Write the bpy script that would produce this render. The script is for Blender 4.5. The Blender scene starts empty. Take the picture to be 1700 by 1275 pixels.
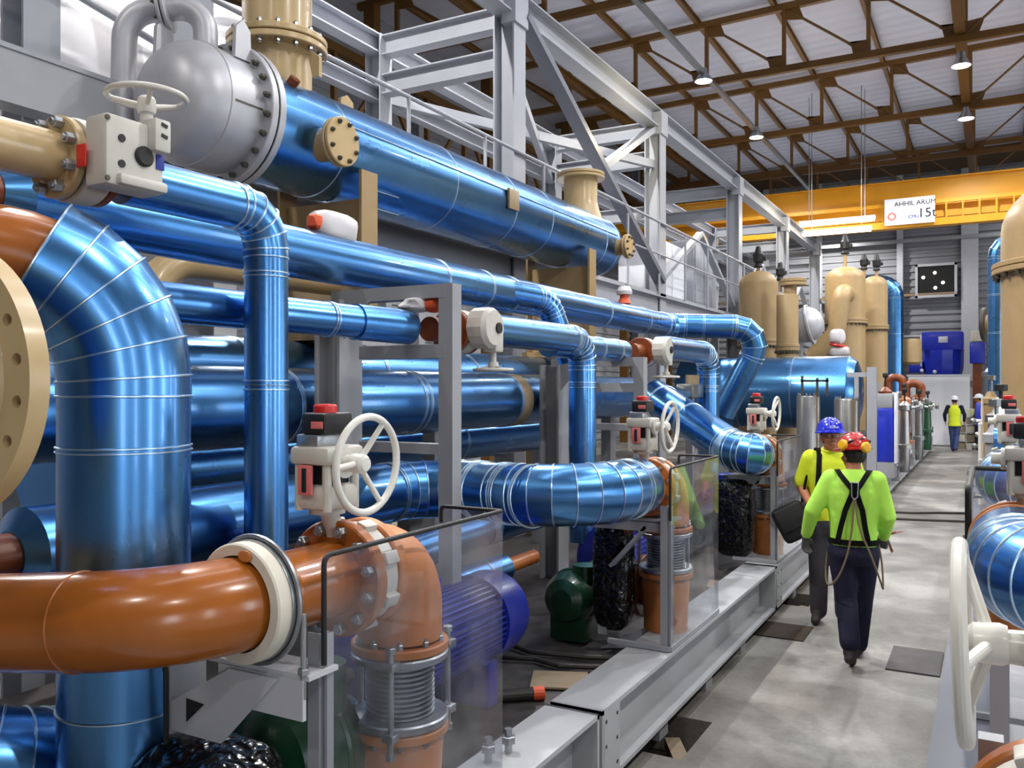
import bpy, bmesh, math, random
from mathutils import Vector, Matrix, Quaternion
random.seed(7)
PI = math.pi
V = Vector
COL = bpy.context.scene.collection
SC = bpy.context.scene

# ------------------------------------------------------------------ materials
M = {}
def new_mat(name):
    m = bpy.data.materials.new(name); m.use_nodes = True
    nt = m.node_tree; b = nt.nodes['Principled BSDF']
    M[name] = m
    return m, nt, b
def srgb(r, g, b):
    f = lambda c: (c/255/12.92) if c/255 <= .04045 else ((c/255+.055)/1.055)**2.4
    return (f(r), f(g), f(b), 1)
def paint(name, col, rough=.45, metal=0., var=.08, scale=6., bump=0., coat=0., spec=.5):
    """plain painted or metal surface with a little procedural unevenness"""
    m, nt, b = new_mat(name)
    c = srgb(*col)
    tc = nt.nodes.new('ShaderNodeTexCoord')
    n = nt.nodes.new('ShaderNodeTexNoise'); n.inputs['Scale'].default_value = scale; n.inputs['Detail'].default_value = 5
    nt.links.new(tc.outputs['Object'], n.inputs['Vector'])
    r = nt.nodes.new('ShaderNodeValToRGB')
    r.color_ramp.elements[0].position = .3; r.color_ramp.elements[1].position = .7
    r.color_ramp.elements[0].color = tuple(x*(1-var) for x in c[:3])+(1,)
    r.color_ramp.elements[1].color = tuple(min(1, x*(1+var)) for x in c[:3])+(1,)
    nt.links.new(n.outputs['Fac'], r.inputs['Fac']); nt.links.new(r.outputs['Color'], b.inputs['Base Color'])
    mr = nt.nodes.new('ShaderNodeMapRange'); mr.inputs['To Min'].default_value = max(.02, rough*.85); mr.inputs['To Max'].default_value = min(1, rough*1.15)
    nt.links.new(n.outputs['Fac'], mr.inputs['Value']); nt.links.new(mr.outputs['Result'], b.inputs['Roughness'])
    b.inputs['Metallic'].default_value = metal
    b.inputs['Coat Weight'].default_value = coat; b.inputs['Coat Roughness'].default_value = .15
    b.inputs['Specular IOR Level'].default_value = spec
    if bump:
        bp = nt.nodes.new('ShaderNodeBump'); bp.inputs['Strength'].default_value = bump; bp.inputs['Distance'].default_value = .01
        nt.links.new(n.outputs['Fac'], bp.inputs['Height']); nt.links.new(bp.outputs['Normal'], b.inputs['Normal'])
    return m

def jacket(name, col, rough, coat=.25, spec=None):
    """thin metal cladding: mirror-like sheet with faint dents and rolling marks"""
    m, nt, b = new_mat(name)
    tc = nt.nodes.new('ShaderNodeTexCoord')
    n = nt.nodes.new('ShaderNodeTexNoise'); n.inputs['Scale'].default_value = 2.2; n.inputs['Detail'].default_value = 2
    nt.links.new(tc.outputs['Object'], n.inputs['Vector'])
    n2 = nt.nodes.new('ShaderNodeTexNoise'); n2.inputs['Scale'].default_value = 3.5; n2.inputs['Detail'].default_value = 3
    nt.links.new(tc.outputs['Object'], n2.inputs['Vector'])
    mr = nt.nodes.new('ShaderNodeMapRange'); mr.inputs['To Min'].default_value = rough*.8; mr.inputs['To Max'].default_value = rough*1.25
    nt.links.new(n2.outputs['Fac'], mr.inputs['Value']); nt.links.new(mr.outputs['Result'], b.inputs['Roughness'])
    c = srgb(*col)
    r = nt.nodes.new('ShaderNodeValToRGB')
    r.color_ramp.elements[0].position = .3; r.color_ramp.elements[1].position = .7
    r.color_ramp.elements[0].color = tuple(x*.9 for x in c[:3])+(1,); r.color_ramp.elements[1].color = tuple(min(1, x*1.08) for x in c[:3])+(1,)
    nt.links.new(n.outputs['Fac'], r.inputs['Fac']); nt.links.new(r.outputs['Color'], b.inputs['Base Color'])
    b.inputs['Metallic'].default_value = 1
    b.inputs['Coat Weight'].default_value = coat; b.inputs['Coat Roughness'].default_value = .08
    return m

jacket('blue_jacket', (84, 143, 203), .28, .4)
jacket('seam_metal', (196, 220, 240), .3, .2)
paint('orange_paint', (166, 94, 32), .24, var=.12, scale=5, coat=.4)
paint('orange_dusty', (196, 122, 66), .42, var=.18, scale=9)
paint('orange_dark', (120, 58, 22), .35, var=.15, scale=5)
paint('beige_paint', (192, 166, 122), .33, var=.05, coat=.25)
paint('beige_tank', (164, 138, 98), .42, var=.05)
paint('valve_white', (200, 197, 189), .4, var=.05, scale=14)
paint('wheel_white', (226, 224, 216), .32, var=.03, coat=.2)
paint('frame_grey', (154, 156, 162), .5, var=.07, scale=3)
paint('steel_paint', (158, 161, 170), .45, var=.06, scale=2)
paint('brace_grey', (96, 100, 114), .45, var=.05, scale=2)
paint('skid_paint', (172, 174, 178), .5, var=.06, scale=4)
paint('galvanised', (170, 174, 178), .35, .9, var=.1, scale=20)
paint('bolt_steel', (150, 152, 150), .3, .9, var=.12, scale=40)
paint('bolt_dark', (88, 84, 74), .45, .6, var=.15, scale=40)
paint('stainless', (168, 166, 164), .3, 1., var=.08, scale=4)
paint('cast_grey', (186, 186, 192), .42, .35, var=.08, scale=5)
paint('rubber_black', (18, 18, 20), .5, var=.2)
paint('black_plastic', (22, 22, 25), .35, var=.15)
paint('white_plastic', (222, 222, 224), .45, var=.04, scale=3)
paint('insul_white', (216, 210, 196), .75, var=.06, scale=7)
paint('green_paint', (24, 66, 42), .3, var=.15, coat=.3)
paint('motor_blue', (28, 44, 150), .38, var=.1, coat=.2)
paint('machine_blue', (24, 48, 190), .4, var=.08, coat=.2)
paint('crane_yellow', (220, 154, 10), .42, var=.06, scale=1.5)
paint('truss_ochre', (100, 66, 13), .5, var=.15, scale=1.5)
paint('red_plastic', (206, 34, 28), .35, var=.06)
paint('red_label', (222, 120, 116), .5, var=.06)
paint('blue_label', (30, 50, 150), .5, var=.04)
paint('orange_tape', (226, 92, 52), .5, var=.08)
paint('tag_brown', (160, 140, 112), .5, .3, var=.05)
paint('cardboard', (150, 134, 112), .8, var=.1, scale=12)
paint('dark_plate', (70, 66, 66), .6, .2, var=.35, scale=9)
paint('cable_dark', (52, 48, 44), .6, var=.1)
paint('brown_roof', (84, 66, 46), .7, var=.1)
paint('sheet_white', (206, 204, 208), .38, var=.04, scale=3, spec=.6)
paint('board_white', (226, 228, 236), .4, var=.03, scale=2)
paint('hiviz_green', (178, 236, 84), .7, var=.06, scale=12)
paint('hiviz_yellow', (214, 228, 40), .7, var=.06, scale=12)
paint('navy_cloth', (14, 15, 44), .9, var=.2, scale=12)
paint('grey_cloth', (62, 58, 66), .85, var=.15, scale=12)
paint('jeans_blue', (58, 74, 122), .85, var=.15, scale=12)
paint('skin', (176, 112, 84), .5, var=.06, scale=20)
paint('hair_dark', (32, 24, 20), .6, var=.2, scale=60)
paint('boot_dark', (44, 42, 40), .7, var=.15)
paint('glove_grey', (84, 82, 80), .8, var=.15, scale=20)
paint('helmet_red', (178, 26, 20), .25, var=.04, coat=.4)
paint('helmet_blue', (26, 40, 190), .22, var=.04, coat=.5)
paint('muff_yellow', (234, 176, 20), .35, var=.04)
paint('strap_black', (8, 9, 9), .85, var=.1, spec=.2)
paint('rope_tan', (120, 104, 80), .8, var=.1)
paint('bag_black', (10, 10, 12), .7, var=.2)
paint('wall_post', (196, 198, 204), .5, var=.04)

def emit(name, col, strength):
    m, nt, b = new_mat(name)
    b.inputs['Base Color'].default_value = (*col, 1)
    b.inputs['Emission Color'].default_value = (*col, 1); b.inputs['Emission Strength'].default_value = strength
emit('lamp_glow', (1, .97, .9), 30)
emit('tube_glow', (1, .93, .74), 14)
emit('streak_glow', (.86, .93, 1), 9)  # glow of the added right-hand windows
emit('window_dot', (1, .97, .85), 5)

# crinkled black refuse sack
m, nt, b = new_mat('sack_black')
b.inputs['Base Color'].default_value = srgb(12, 12, 15); b.inputs['Roughness'].default_value = .18
tc = nt.nodes.new('ShaderNodeTexCoord'); vo = nt.nodes.new('ShaderNodeTexVoronoi'); vo.inputs['Scale'].default_value = 7
nz = nt.nodes.new('ShaderNodeTexNoise'); nz.inputs['Scale'].default_value = 9
mx = nt.nodes.new('ShaderNodeMixRGB'); mx.inputs['Fac'].default_value = .35
nt.links.new(tc.outputs['Object'], nz.inputs['Vector']); nt.links.new(tc.outputs['Object'], mx.inputs['Color1']); nt.links.new(nz.outputs['Color'], mx.inputs['Color2'])
nt.links.new(mx.outputs['Color'], vo.inputs['Vector'])
bp = nt.nodes.new('ShaderNodeBump'); bp.inputs['Strength'].default_value = .55; bp.inputs['Distance'].default_value = .05
nt.links.new(vo.outputs['Distance'], bp.inputs['Height']); nt.links.new(bp.outputs['Normal'], b.inputs['Normal'])

# clear guard sheet: mostly see-through, mirror-like at a slant, a little dusty
m, nt, b = new_mat('clear_sheet')
nt.nodes.remove(b); out = nt.nodes['Material Output']
tr = nt.nodes.new('ShaderNodeBsdfTransparent'); tr.inputs['Color'].default_value = (.93, .94, .96, 1)
gl = nt.nodes.new('ShaderNodeBsdfGlossy'); gl.inputs['Roughness'].default_value = .03; gl.inputs['Color'].default_value = (1, 1, 1, 1)
df = nt.nodes.new('ShaderNodeBsdfDiffuse'); df.inputs['Color'].default_value = (.62, .62, .66, 1)
lw = nt.nodes.new('ShaderNodeFresnel'); lw.inputs['IOR'].default_value = 1.5
m1 = nt.nodes.new('ShaderNodeMixShader'); m2 = nt.nodes.new('ShaderNodeMixShader')
tc = nt.nodes.new('ShaderNodeTexCoord'); nz = nt.nodes.new('ShaderNodeTexNoise'); nz.inputs['Scale'].default_value = 5; nz.inputs['Detail'].default_value = 6
rp = nt.nodes.new('ShaderNodeMapRange'); rp.inputs['From Min'].default_value = .35; rp.inputs['From Max'].default_value = .8; rp.inputs['To Min'].default_value = .01; rp.inputs['To Max'].default_value = .1
nt.links.new(tc.outputs['Object'], nz.inputs['Vector']); nt.links.new(nz.outputs['Fac'], rp.inputs['Value'])
nt.links.new(rp.outputs['Result'], m1.inputs['Fac']); nt.links.new(tr.outputs[0], m1.inputs[1]); nt.links.new(df.outputs[0], m1.inputs[2])
ge = nt.nodes.new('ShaderNodeNewGeometry'); iv = nt.nodes.new('ShaderNodeMath'); iv.operation = 'SUBTRACT'; iv.inputs[0].default_value = 1; nt.links.new(ge.outputs['Backfacing'], iv.inputs[1])
mu = nt.nodes.new('ShaderNodeMath'); mu.operation = 'MULTIPLY'; nt.links.new(lw.outputs['Fac'], mu.inputs[0]); nt.links.new(iv.outputs[0], mu.inputs[1])
nt.links.new(mu.outputs[0], m2.inputs['Fac']); nt.links.new(m1.outputs[0], m2.inputs[1]); nt.links.new(gl.outputs[0], m2.inputs[2])
nt.links.new(m2.outputs[0], out.inputs['Surface'])

# poured concrete with wear, damp patches and dust
m, nt, b = new_mat('concrete')
tc = nt.nodes.new('ShaderNodeTexCoord')
def noise(sc, det, rough=.6):
    n = nt.nodes.new('ShaderNodeTexNoise'); n.inputs['Scale'].default_value = sc; n.inputs['Detail'].default_value = det; n.inputs['Roughness'].default_value = rough
    nt.links.new(tc.outputs['Object'], n.inputs['Vector']); return n
n1, n2, n3 = noise(.9, 7, .65), noise(28, 6), noise(.35, 3)
r1 = nt.nodes.new('ShaderNodeValToRGB'); r1.color_ramp.elements[0].position = .36; r1.color_ramp.elements[1].position = .62
r1.color_ramp.elements[0].color = srgb(116, 114, 110); r1.color_ramp.elements[1].color = srgb(164, 162, 158)
nt.links.new(n1.outputs['Fac'], r1.inputs['Fac'])
r3 = nt.nodes.new('ShaderNodeValToRGB'); r3.color_ramp.elements[0].position = .4; r3.color_ramp.elements[1].position = .52
r3.color_ramp.elements[0].color = srgb(160, 146, 134); r3.color_ramp.elements[1].color = (1, 1, 1, 1)
nt.links.new(n3.outputs['Fac'], r3.inputs['Fac'])
mm = nt.nodes.new('ShaderNodeMixRGB'); mm.blend_type = 'MULTIPLY'; mm.inputs['Fac'].default_value = .5
nt.links.new(r1.outputs['Color'], mm.inputs['Color1']); nt.links.new(r3.outputs['Color'], mm.inputs['Color2'])
m4 = nt.nodes.new('ShaderNodeMixRGB'); m4.blend_type = 'OVERLAY'; m4.inputs['Fac'].default_value = .25
nt.links.new(mm.outputs['Color'], m4.inputs['Color1']); nt.links.new(n2.outputs['Fac'], m4.inputs['Color2'])
nt.links.new(m4.outputs['Color'], b.inputs['Base Color'])
rr = nt.nodes.new('ShaderNodeMapRange'); rr.inputs['To Min'].default_value = .4; rr.inputs['To Max'].default_value = .75
nt.links.new(n1.outputs['Fac'], rr.inputs['Value']); nt.links.new(rr.outputs['Result'], b.inputs['Roughness'])
bp = nt.nodes.new('ShaderNodeBump'); bp.inputs['Strength'].default_value = .25; bp.inputs['Distance'].default_value = .01
nt.links.new(n2.outputs['Fac'], bp.inputs['Height']); nt.links.new(bp.outputs['Normal'], b.inputs['Normal'])

paint('pit_dark', (56, 44, 34), .9, var=.4, scale=10, bump=.5)
paint('roof_sheet', (184, 184, 194), .5, var=.07, scale=.5)
paint('wall_sheet', (150, 152, 158), .5, var=.06, scale=.6)

# ------------------------------------------------------------------ mesh building
ORIGIN = {}
def perp(d):
    d = V(d).normalized()
    a = V((0, 0, 1)) if abs(d.z) < .9 else V((0, 1, 0))
    u = d.cross(a).normalized(); w = d.cross(u).normalized()
    return u, w
class MB:
    def __init__(s): s.v = []; s.f = []
    def add(s, vs, fs):
        o = len(s.v); s.v += [V(x) for x in vs]; s.f += [tuple(i+o for i in f) for f in fs]; return s
    def box(s, c, size, rot=None):
        c = V(c); h = V(size)/2
        vs = [V((x*h.x, y*h.y, z*h.z)) for x in (-1, 1) for y in (-1, 1) for z in (-1, 1)]
        if rot is not None: vs = [rot @ x for x in vs]
        return s.add([c+x for x in vs], [(0, 1, 3, 2), (4, 6, 7, 5), (0, 4, 5, 1), (2, 3, 7, 6), (0, 2, 6, 4), (1, 5, 7, 3)])
    def bbox(s, c, size, bev=.01, rot=None):
        """box with chamfered edges"""
        bm = bmesh.new(); bmesh.ops.create_cube(bm, size=1)
        for x in bm.verts: x.co = V((x.co.x*size[0], x.co.y*size[1], x.co.z*size[2]))
        bmesh.ops.bevel(bm, geom=list(bm.edges), offset=bev, segments=2, affect='EDGES', profile=.5)
        bm.verts.ensure_lookup_table(); bm.verts.index_update()
        vs = [(rot @ x.co if rot is not None else x.co.copy())+V(c) for x in bm.verts]
        s.add(vs, [[q.index for q in f.verts] for f in bm.faces]); bm.free(); return s
    def lo_hi(s, lo, hi, bev=0):
        lo, hi = V(lo), V(hi); c = (lo+hi)/2; d = hi-lo
        return s.bbox(c, d, bev) if bev else s.box(c, d)
    def lathe(s, o, axis, prof, seg=32, ell=1.):
        """revolve (radius, height) pairs about an axis"""
        o = V(o); d = V(axis).normalized(); u, w = perp(d)
        vs, idx = [], []
        for r, h in prof:
            if r < 1e-6: idx.append([len(vs)]); vs.append(o+d*h)
            else:
                idx.append(list(range(len(vs), len(vs)+seg)))
                vs += [o+d*h+(u*math.cos(2*PI*k/seg)+w*math.sin(2*PI*k/seg)*ell)*r for k in range(seg)]
        fs = []
        for a, b in zip(idx, idx[1:]):
            if len(a) == 1 and len(b) == 1: continue
            for k in range(seg):
                k2 = (k+1) % seg
                if len(a) == 1: fs.append((a[0], b[k], b[k2]))
                elif len(b) == 1: fs.append((a[k], b[0], a[k2]))
                else: fs.append((a[k], b[k], b[k2], a[k2]))
        return s.add(vs, fs)
    def cyl(s, p0, p1, r, r1=None, seg=24):
        p0, p1 = V(p0), V(p1); L = (p1-p0).length; r1 = r if r1 is None else r1
        return s.lathe(p0, p1-p0, [(0, 0), (r, 0), (r1, L), (0, L)], seg)
    def dome(s, o, axis, r, h, seg=32, n=8):
        return s.lathe(o, axis, [(r*math.cos(PI/2*k/n), h*math.sin(PI/2*k/n)) for k in range(n+1)], seg)
    def ball(s, o, r, seg=20, n=12, sc=(1, 1, 1)):
        t = MB().lathe((0, 0, 0), (0, 0, 1), [(r*math.sin(PI*k/n), -r*math.cos(PI*k/n)) for k in range(n+1)], seg)
        return s.add([V(o)+V((x.x*sc[0], x.y*sc[1], x.z*sc[2])) for x in t.v], t.f)
    def rings(s, path, r, seg=40):
        path = [V(p) for p in path]; n = len(path)
        d0 = (path[1]-path[0]).normalized(); u, w = perp(d0); out = []
        rr = r if isinstance(r, (list, tuple)) else [r]*n
        cur = [u*math.cos(2*PI*k/seg)+w*math.sin(2*PI*k/seg) for k in range(seg)]
        for i in range(n):
            if i == 0 or i == n-1:
                t = (path[i]-path[i-1]).normalized() if i else d0
                out.append([path[i]+c*rr[i] for c in cur]); continue
            t0 = (path[i]-path[i-1]).normalized(); t1 = (path[i+1]-path[i]).normalized()
            nn = t0+t1
            if nn.length < 1e-6: nn = t0
            nn.normalize()
            out.append([path[i]+c*rr[i]-t0*((c*rr[i]).dot(nn)/t0.dot(nn)) for c in cur])
            q = t0.rotation_difference(t1); cur = [q @ c for c in cur]
        return out
    def tube(s, path, r, seg=40, caps=True):
        rg = s.rings(path, r, seg); vs = [p for q in rg for p in q]; fs = []
        for i in range(len(rg)-1):
            for k in range(seg):
                k2 = (k+1) % seg; fs.append((i*seg+k, (i+1)*seg+k, (i+1)*seg+k2, i*seg+k2))
        if caps: fs += [tuple(range(seg)), tuple(range((len(rg)-1)*seg, len(rg)*seg))]
        return s.add(vs, fs)
    def bead(s, ring, c, h=.005, w=.006):
        """raised bead along a closed ring of points around c"""
        n = len(ring); c = V(c); nn = (ring[0]-c).cross(ring[n//4]-c).normalized(); vs, fs = [], []
        for p in ring:
            d = (p-c).normalized(); vs += [p-nn*w-d*.001, p+d*h-nn*w*.5, p+d*h+nn*w*.5, p+nn*w-d*.001]
        for k in range(n):
            a, b = 4*k, 4*((k+1) % n)
            fs += [(a+j, b+j, b+(j+1) % 4, a+(j+1) % 4) for j in range(4)]
        return s.add(vs, fs)
    def torus(s, o, axis, R, r, seg=48, n=12):
        o = V(o); d = V(axis).normalized(); u, w = perp(d); vs, fs = [], []
        for k in range(seg):
            e = u*math.cos(2*PI*k/seg)+w*math.sin(2*PI*k/seg)
            vs += [o+e*(R+r*math.cos(2*PI*j/n))+d*r*math.sin(2*PI*j/n) for j in range(n)]
        for k in range(seg):
            for j in range(n): fs.append((k*n+j, ((k+1) % seg)*n+j, ((k+1) % seg)*n+(j+1) % n, k*n+(j+1) % n))
        return s.add(vs, fs)
    def prism(s, pts, d):
        """closed outline extruded by a vector"""
        pts = [V(p) for p in pts]; d = V(d); n = len(pts)
        return s.add(pts+[p+d for p in pts], [tuple(range(n)), tuple(range(2*n-1, n-1, -1))]+[(k, (k+1) % n, n+(k+1) % n, n+k) for k in range(n)])
    def section(s, p0, p1, outline, up=(0, 0, 1)):
        """2-D outline (side, up) swept from p0 to p1"""
        p0, p1 = V(p0), V(p1); d = (p1-p0).normalized(); up = V(up); side = d.cross(up).normalized(); u2 = side.cross(d).normalized()
        return s.prism([p0+side*a+u2*b for a, b in outline], p1-p0)
    def ibeam(s, p0, p1, h=.3, b=.3, tf=.02, tw=.014, up=(0, 0, 1)):
        H, B, t = h/2, b/2, tw/2
        return s.section(p0, p1, [(-B, -H), (B, -H), (B, -H+tf), (t, -H+tf), (t, H-tf), (B, H-tf), (B, H), (-B, H), (-B, H-tf), (-t, H-tf), (-t, -H+tf), (-B, -H+tf)], up)
    def bar(s, p0, p1, w, h, up=(0, 0, 1)):
        return s.section(p0, p1, [(-w/2, -h/2), (w/2, -h/2), (w/2, h/2), (-w/2, h/2)], up)
    def angle(s, p0, p1, w=.08, t=.01, up=(0, 0, 1)):
        return s.section(p0, p1, [(0, 0), (w, 0), (w, t), (t, t), (t, w), (0, w)], up)
    def bolt(s, p, axis, r=.014, h=.014, stud=.012):
        s.lathe(p, axis, [(0, 0), (r, 0), (r, h), (r*.85, h*1.12), (0, h*1.12)], 6)
        if stud: s.cyl(V(p)+V(axis).normalized()*h, V(p)+V(axis).normalized()*(h+stud), r*.55, seg=8)
        return s
    def build(s, name, mat, parent=None, sharp=24, kind=None, label=None):
        o = V((0, 0, 0)); q = parent
        while q is not None:
            if q.name in ORIGIN: o = ORIGIN[q.name]; break
            q = q.parent
        me = bpy.data.meshes.new(name)
        bm = bmesh.new()
        bv = [bm.verts.new(x-o) for x in s.v]
        for f in s.f:
            try: bm.faces.new([bv[i] for i in f])
            except ValueError: pass
        bmesh.ops.recalc_face_normals(bm, faces=list(bm.faces))
        bm.to_mesh(me); bm.free()
        me.polygons.foreach_set('use_smooth', [True]*len(me.polygons))
        me.set_sharp_from_angle(angle=math.radians(sharp))
        me.materials.append(M[mat] if isinstance(mat, str) else mat)
        ob = bpy.data.objects.new(name, me); COL.objects.link(ob)
        if parent is not None: ob.parent = parent
        if kind: ob['kind'] = kind
        if label: ob['label'] = label
        return ob
def thing(name, label, cat, loc=(0, 0, 0), group=None):
    o = bpy.data.objects.new(name, None); COL.objects.link(o); o.empty_display_size = .1
    o.location = loc; ORIGIN[o.name] = V(loc); o['label'] = label; o['category'] = cat
    if group: o['group'] = group
    return o
def tag(o, label, cat, group=None):
    o['label'] = label; o['category'] = cat
    if group: o['group'] = group
    return o
def struct(mb, name, mat, sharp=24):
    return mb.build(name, mat, None, sharp, kind='structure')
def fillet(pts, rad, n=6):
    """round the corners of a polyline; n gores per corner"""
    pts = [V(p) for p in pts]; out = [pts[0]]
    for i in range(1, len(pts)-1):
        a, b, c = pts[i-1], pts[i], pts[i+1]
        u = (a-b).normalized(); w = (c-b).normalized(); ang = u.angle(w)
        r = rad[i-1] if isinstance(rad, (list, tuple)) else rad
        if r <= 0: out.append(b); continue
        d = min(r/math.tan(ang/2), (a-b).length*.98, (c-b).length*.98); r = d*math.tan(ang/2)
        p = b+u*d; ctr = b+(u+w).normalized()*(r/math.sin(ang/2)); e = p-ctr; ax = e.cross(b+w*d-ctr)
        if ax.length < 1e-9: out.append(b); continue
        tot = e.angle(b+w*d-ctr); ax.normalize()
        out += [ctr+Quaternion(ax, tot*k/n) @ e for k in range(n+1)]
    out.append(pts[-1]); return out
def lerp(a, b, t): return V(a)*(1-t)+V(b)*t
def ring_bolts(parent, o, axis, R, n, r=.016, h=.016, mat='bolt_steel', phase=0., single=True, name='bolt'):
    """bolts set in a circle; one mesh each, or one ring mesh where they show only a few pixels"""
    o = V(o); u, w = perp(axis)
    mb = MB()
    for k in range(n):
        a = 2*PI*(k+phase)/n; p = o+(u*math.cos(a)+w*math.sin(a))*R
        if single: MB().bolt(p, axis, r, h).build(name, mat, parent)
        else: mb.bolt(p, axis, r, h, 0)
    if not single: mb.build('bolt_ring', mat, parent)
def flange(mb, o, axis, R, th, bore=0.):
    e = min(.006, th*.2)
    return mb.lathe(o, axis, [(bore, 0), (R-e, 0), (R, e), (R, th-e), (R-e, th), (bore, th)], 48)
# ------------------------------------------------------------------ camera
f_px = 1435.0
cam_d = bpy.data.cameras.new('camera'); cam = bpy.data.objects.new('camera', cam_d); COL.objects.link(cam)
cam_d.sensor_width = 36; cam_d.lens = 36*f_px/1700; cam_d.shift_y = (643-637.5)/1700; cam_d.clip_start = .05; cam_d.clip_end = 200
cam.location = (0, 0, 2.2); cam.rotation_euler = (PI/2, 0, math.atan(795/f_px)); SC.camera = cam
SC.view_settings.view_transform = 'Standard'; SC.view_settings.look = 'None'; SC.view_settings.gamma = 1; SC.view_settings.exposure = 0
SC.cycles.use_denoising = True; SC.cycles.max_bounces = 8; SC.cycles.diffuse_bounces = 3; SC.cycles.glossy_bounces = 4; SC.cycles.transparent_max_bounces = 12
SC.cycles.sample_clamp_indirect = 8; SC.cycles.caustics_reflective = False; SC.cycles.caustics_refractive = False

# ------------------------------------------------------------------ shell of the hall
xs = [-14, -2.02, -1.6, 13]; pits = [(4.95, 5.6), (9.0, 9.55)]
ys = [-16]+[q for p in pits for q in p]+[41]
fl = MB()
for i in range(3):
    for j in range(len(ys)-1):
        if i == 1 and j % 2 == 1: continue
        fl.lo_hi((xs[i], ys[j], -.25), (xs[i+1], ys[j+1], 0))
struct(fl, 'floor', 'concrete')
pt = MB()
for a, b in pits: pt.lo_hi((xs[1]-.05, a-.05, -.4), (xs[2]+.05, b+.05, -.26))
struct(pt, 'floor_pit', 'pit_dark')
def corrugated(p0, run, rise, out, period=.28, depth=.05, back=.06):
    """trapezoid sheeting: profile along rise, extruded along run"""
    p0, run, rise, out = V(p0), V(run), V(rise), V(out); L = rise.length; r = rise.normalized()
    n = int(L/period); pts = []
    for k in range(n):
        z = k*period
        pts += [p0+r*z, p0+r*(z+period*.4), p0+r*(z+period*.5)+out*depth, p0+r*(z+period*.9)+out*depth]
    pts += [p0+r*(n*period), p0+r*(n*period)-out*back, p0-out*back]
    return MB().prism(pts, run)
struct(corrugated((-14, 40, 0), (27, 0, 0), (0, 0, 12.6), (0, -1, 0), .3, .06), 'wall_end', 'wall_sheet')
struct(corrugated((-13.6, -16, 0), (0, 56, 0), (0, 0, 12), (1, 0, 0), .3, .05), 'wall_left', 'wall_sheet')
def roof_z(x): return 11.55+.022*(x+13.6)
rf = corrugated((-14, -16, 0), (27, 0, 0), (0, 57, 0), (0, 0, -1), .5, .016, .09)
for p in rf.v: p.z += roof_z(p.x)
struct(rf, 'ceiling', 'roof_sheet')
# posts and rails standing on the end wall
for i, (x, w) in enumerate(((-11.2, .22), (-8.9, .22), (-6.6, .22), (-3.35, .24), (-.75, .62), (1.6, .24))):
    struct(MB().ibeam((x, 39.8, 0), (x, 39.8, 12), .25, w, .02, .02, (0, 1, 0)), 'trim_%d' % (i+1), 'wall_post')
struct(MB().lo_hi((-13, 39.62, 8.25), (13, 39.7, 8.4)), 'trim_7', 'galvanised')
struct(MB().lo_hi((-13, 39.55, 6.0), (-1.2, 39.75, 6.1)), 'trim_8', 'tag_brown')
for i, y in enumerate((8.1, 13.5, 18.9, 24.3, 29.7, 35.1)):
    struct(MB().ibeam((-13.35, y, 0), (-13.35, y, 11.6), .3, .28, .02, .02, (1, 0, 0)), 'trim_%d' % (i+9), 'steel_paint')
struct(MB().lo_hi((-13.5, 39.5, 11.1), (13, 39.6, 11.9)), 'trim_15', 'brown_roof')
# dark opening with lamps behind it, high on the end wall
w = thing('window_1', 'dark window on the end wall showing small lights', 'window', (-1.98, 39.6, 6.6)); w['kind'] = 'structure'
MB().lo_hi((-2.66, 39.6, 6.0), (-1.3, 39.68, 7.2)).build('pane', 'rubber_black', w)
fr = MB()
for a, b in (((-2.75, 7.2), (-1.2, 7.3)), ((-2.75, 5.9), (-1.2, 6.0)), ((-2.75, 5.9), (-2.66, 7.3)), ((-1.3, 5.9), (-1.2, 7.3))): fr.lo_hi((a[0], 39.55, a[1]), (b[0], 39.7, b[1]))
fr.build('window_frame', 'wall_post', w)
for x, z in ((-2.45, 6.75), (-2.02, 6.92), (-1.72, 6.5), (-2.0, 6.3)): MB().ball((x, 39.58, z), .065, 10, 6, (1, .3, 1)).build('lamp', 'window_dot', w)

# walls behind and beside the camera, with glowing windows added for streaks on the pipes
struct(corrugated((13, -16, 0), (0, 57, 0), (0, 0, 12.6), (-1, 0, 0), .3, .05), 'wall_right', 'wall_sheet')
struct(corrugated((-14, -16, 0), (27, 0, 0), (0, 0, 12.6), (0, 1, 0), .3, .05), 'wall_back', 'wall_sheet')
for i, (y, wd_) in enumerate(((-11.5, 3.2), (-3.5, 1.2), (3.5, 1.4), (10.8, 2.2), (18, 1.4), (26, 2.2))):
    w = thing('window_%d' % (i+2), 'added tall glowing window in the unseen right-hand wall', 'window', (12.9, y, 3)); w['kind'] = 'structure'
    MB().lo_hi((12.86, y-wd_/2, .6), (12.88, y+wd_/2, 5.4)).build('pane', 'streak_glow', w)
    fr = MB()
    for a, b in (((-.08, .5), (0, 5.5)), ((wd_, .5), (wd_+.08, 5.5)), ((-.08, .5), (wd_+.08, .6)), ((-.08, 5.4), (wd_+.08, 5.5))): fr.lo_hi((12.8, y-wd_/2+a[0], a[1]), (12.94, y-wd_/2+b[0], b[1]))
    fr.build('window_frame', 'wall_post', w)

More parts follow.
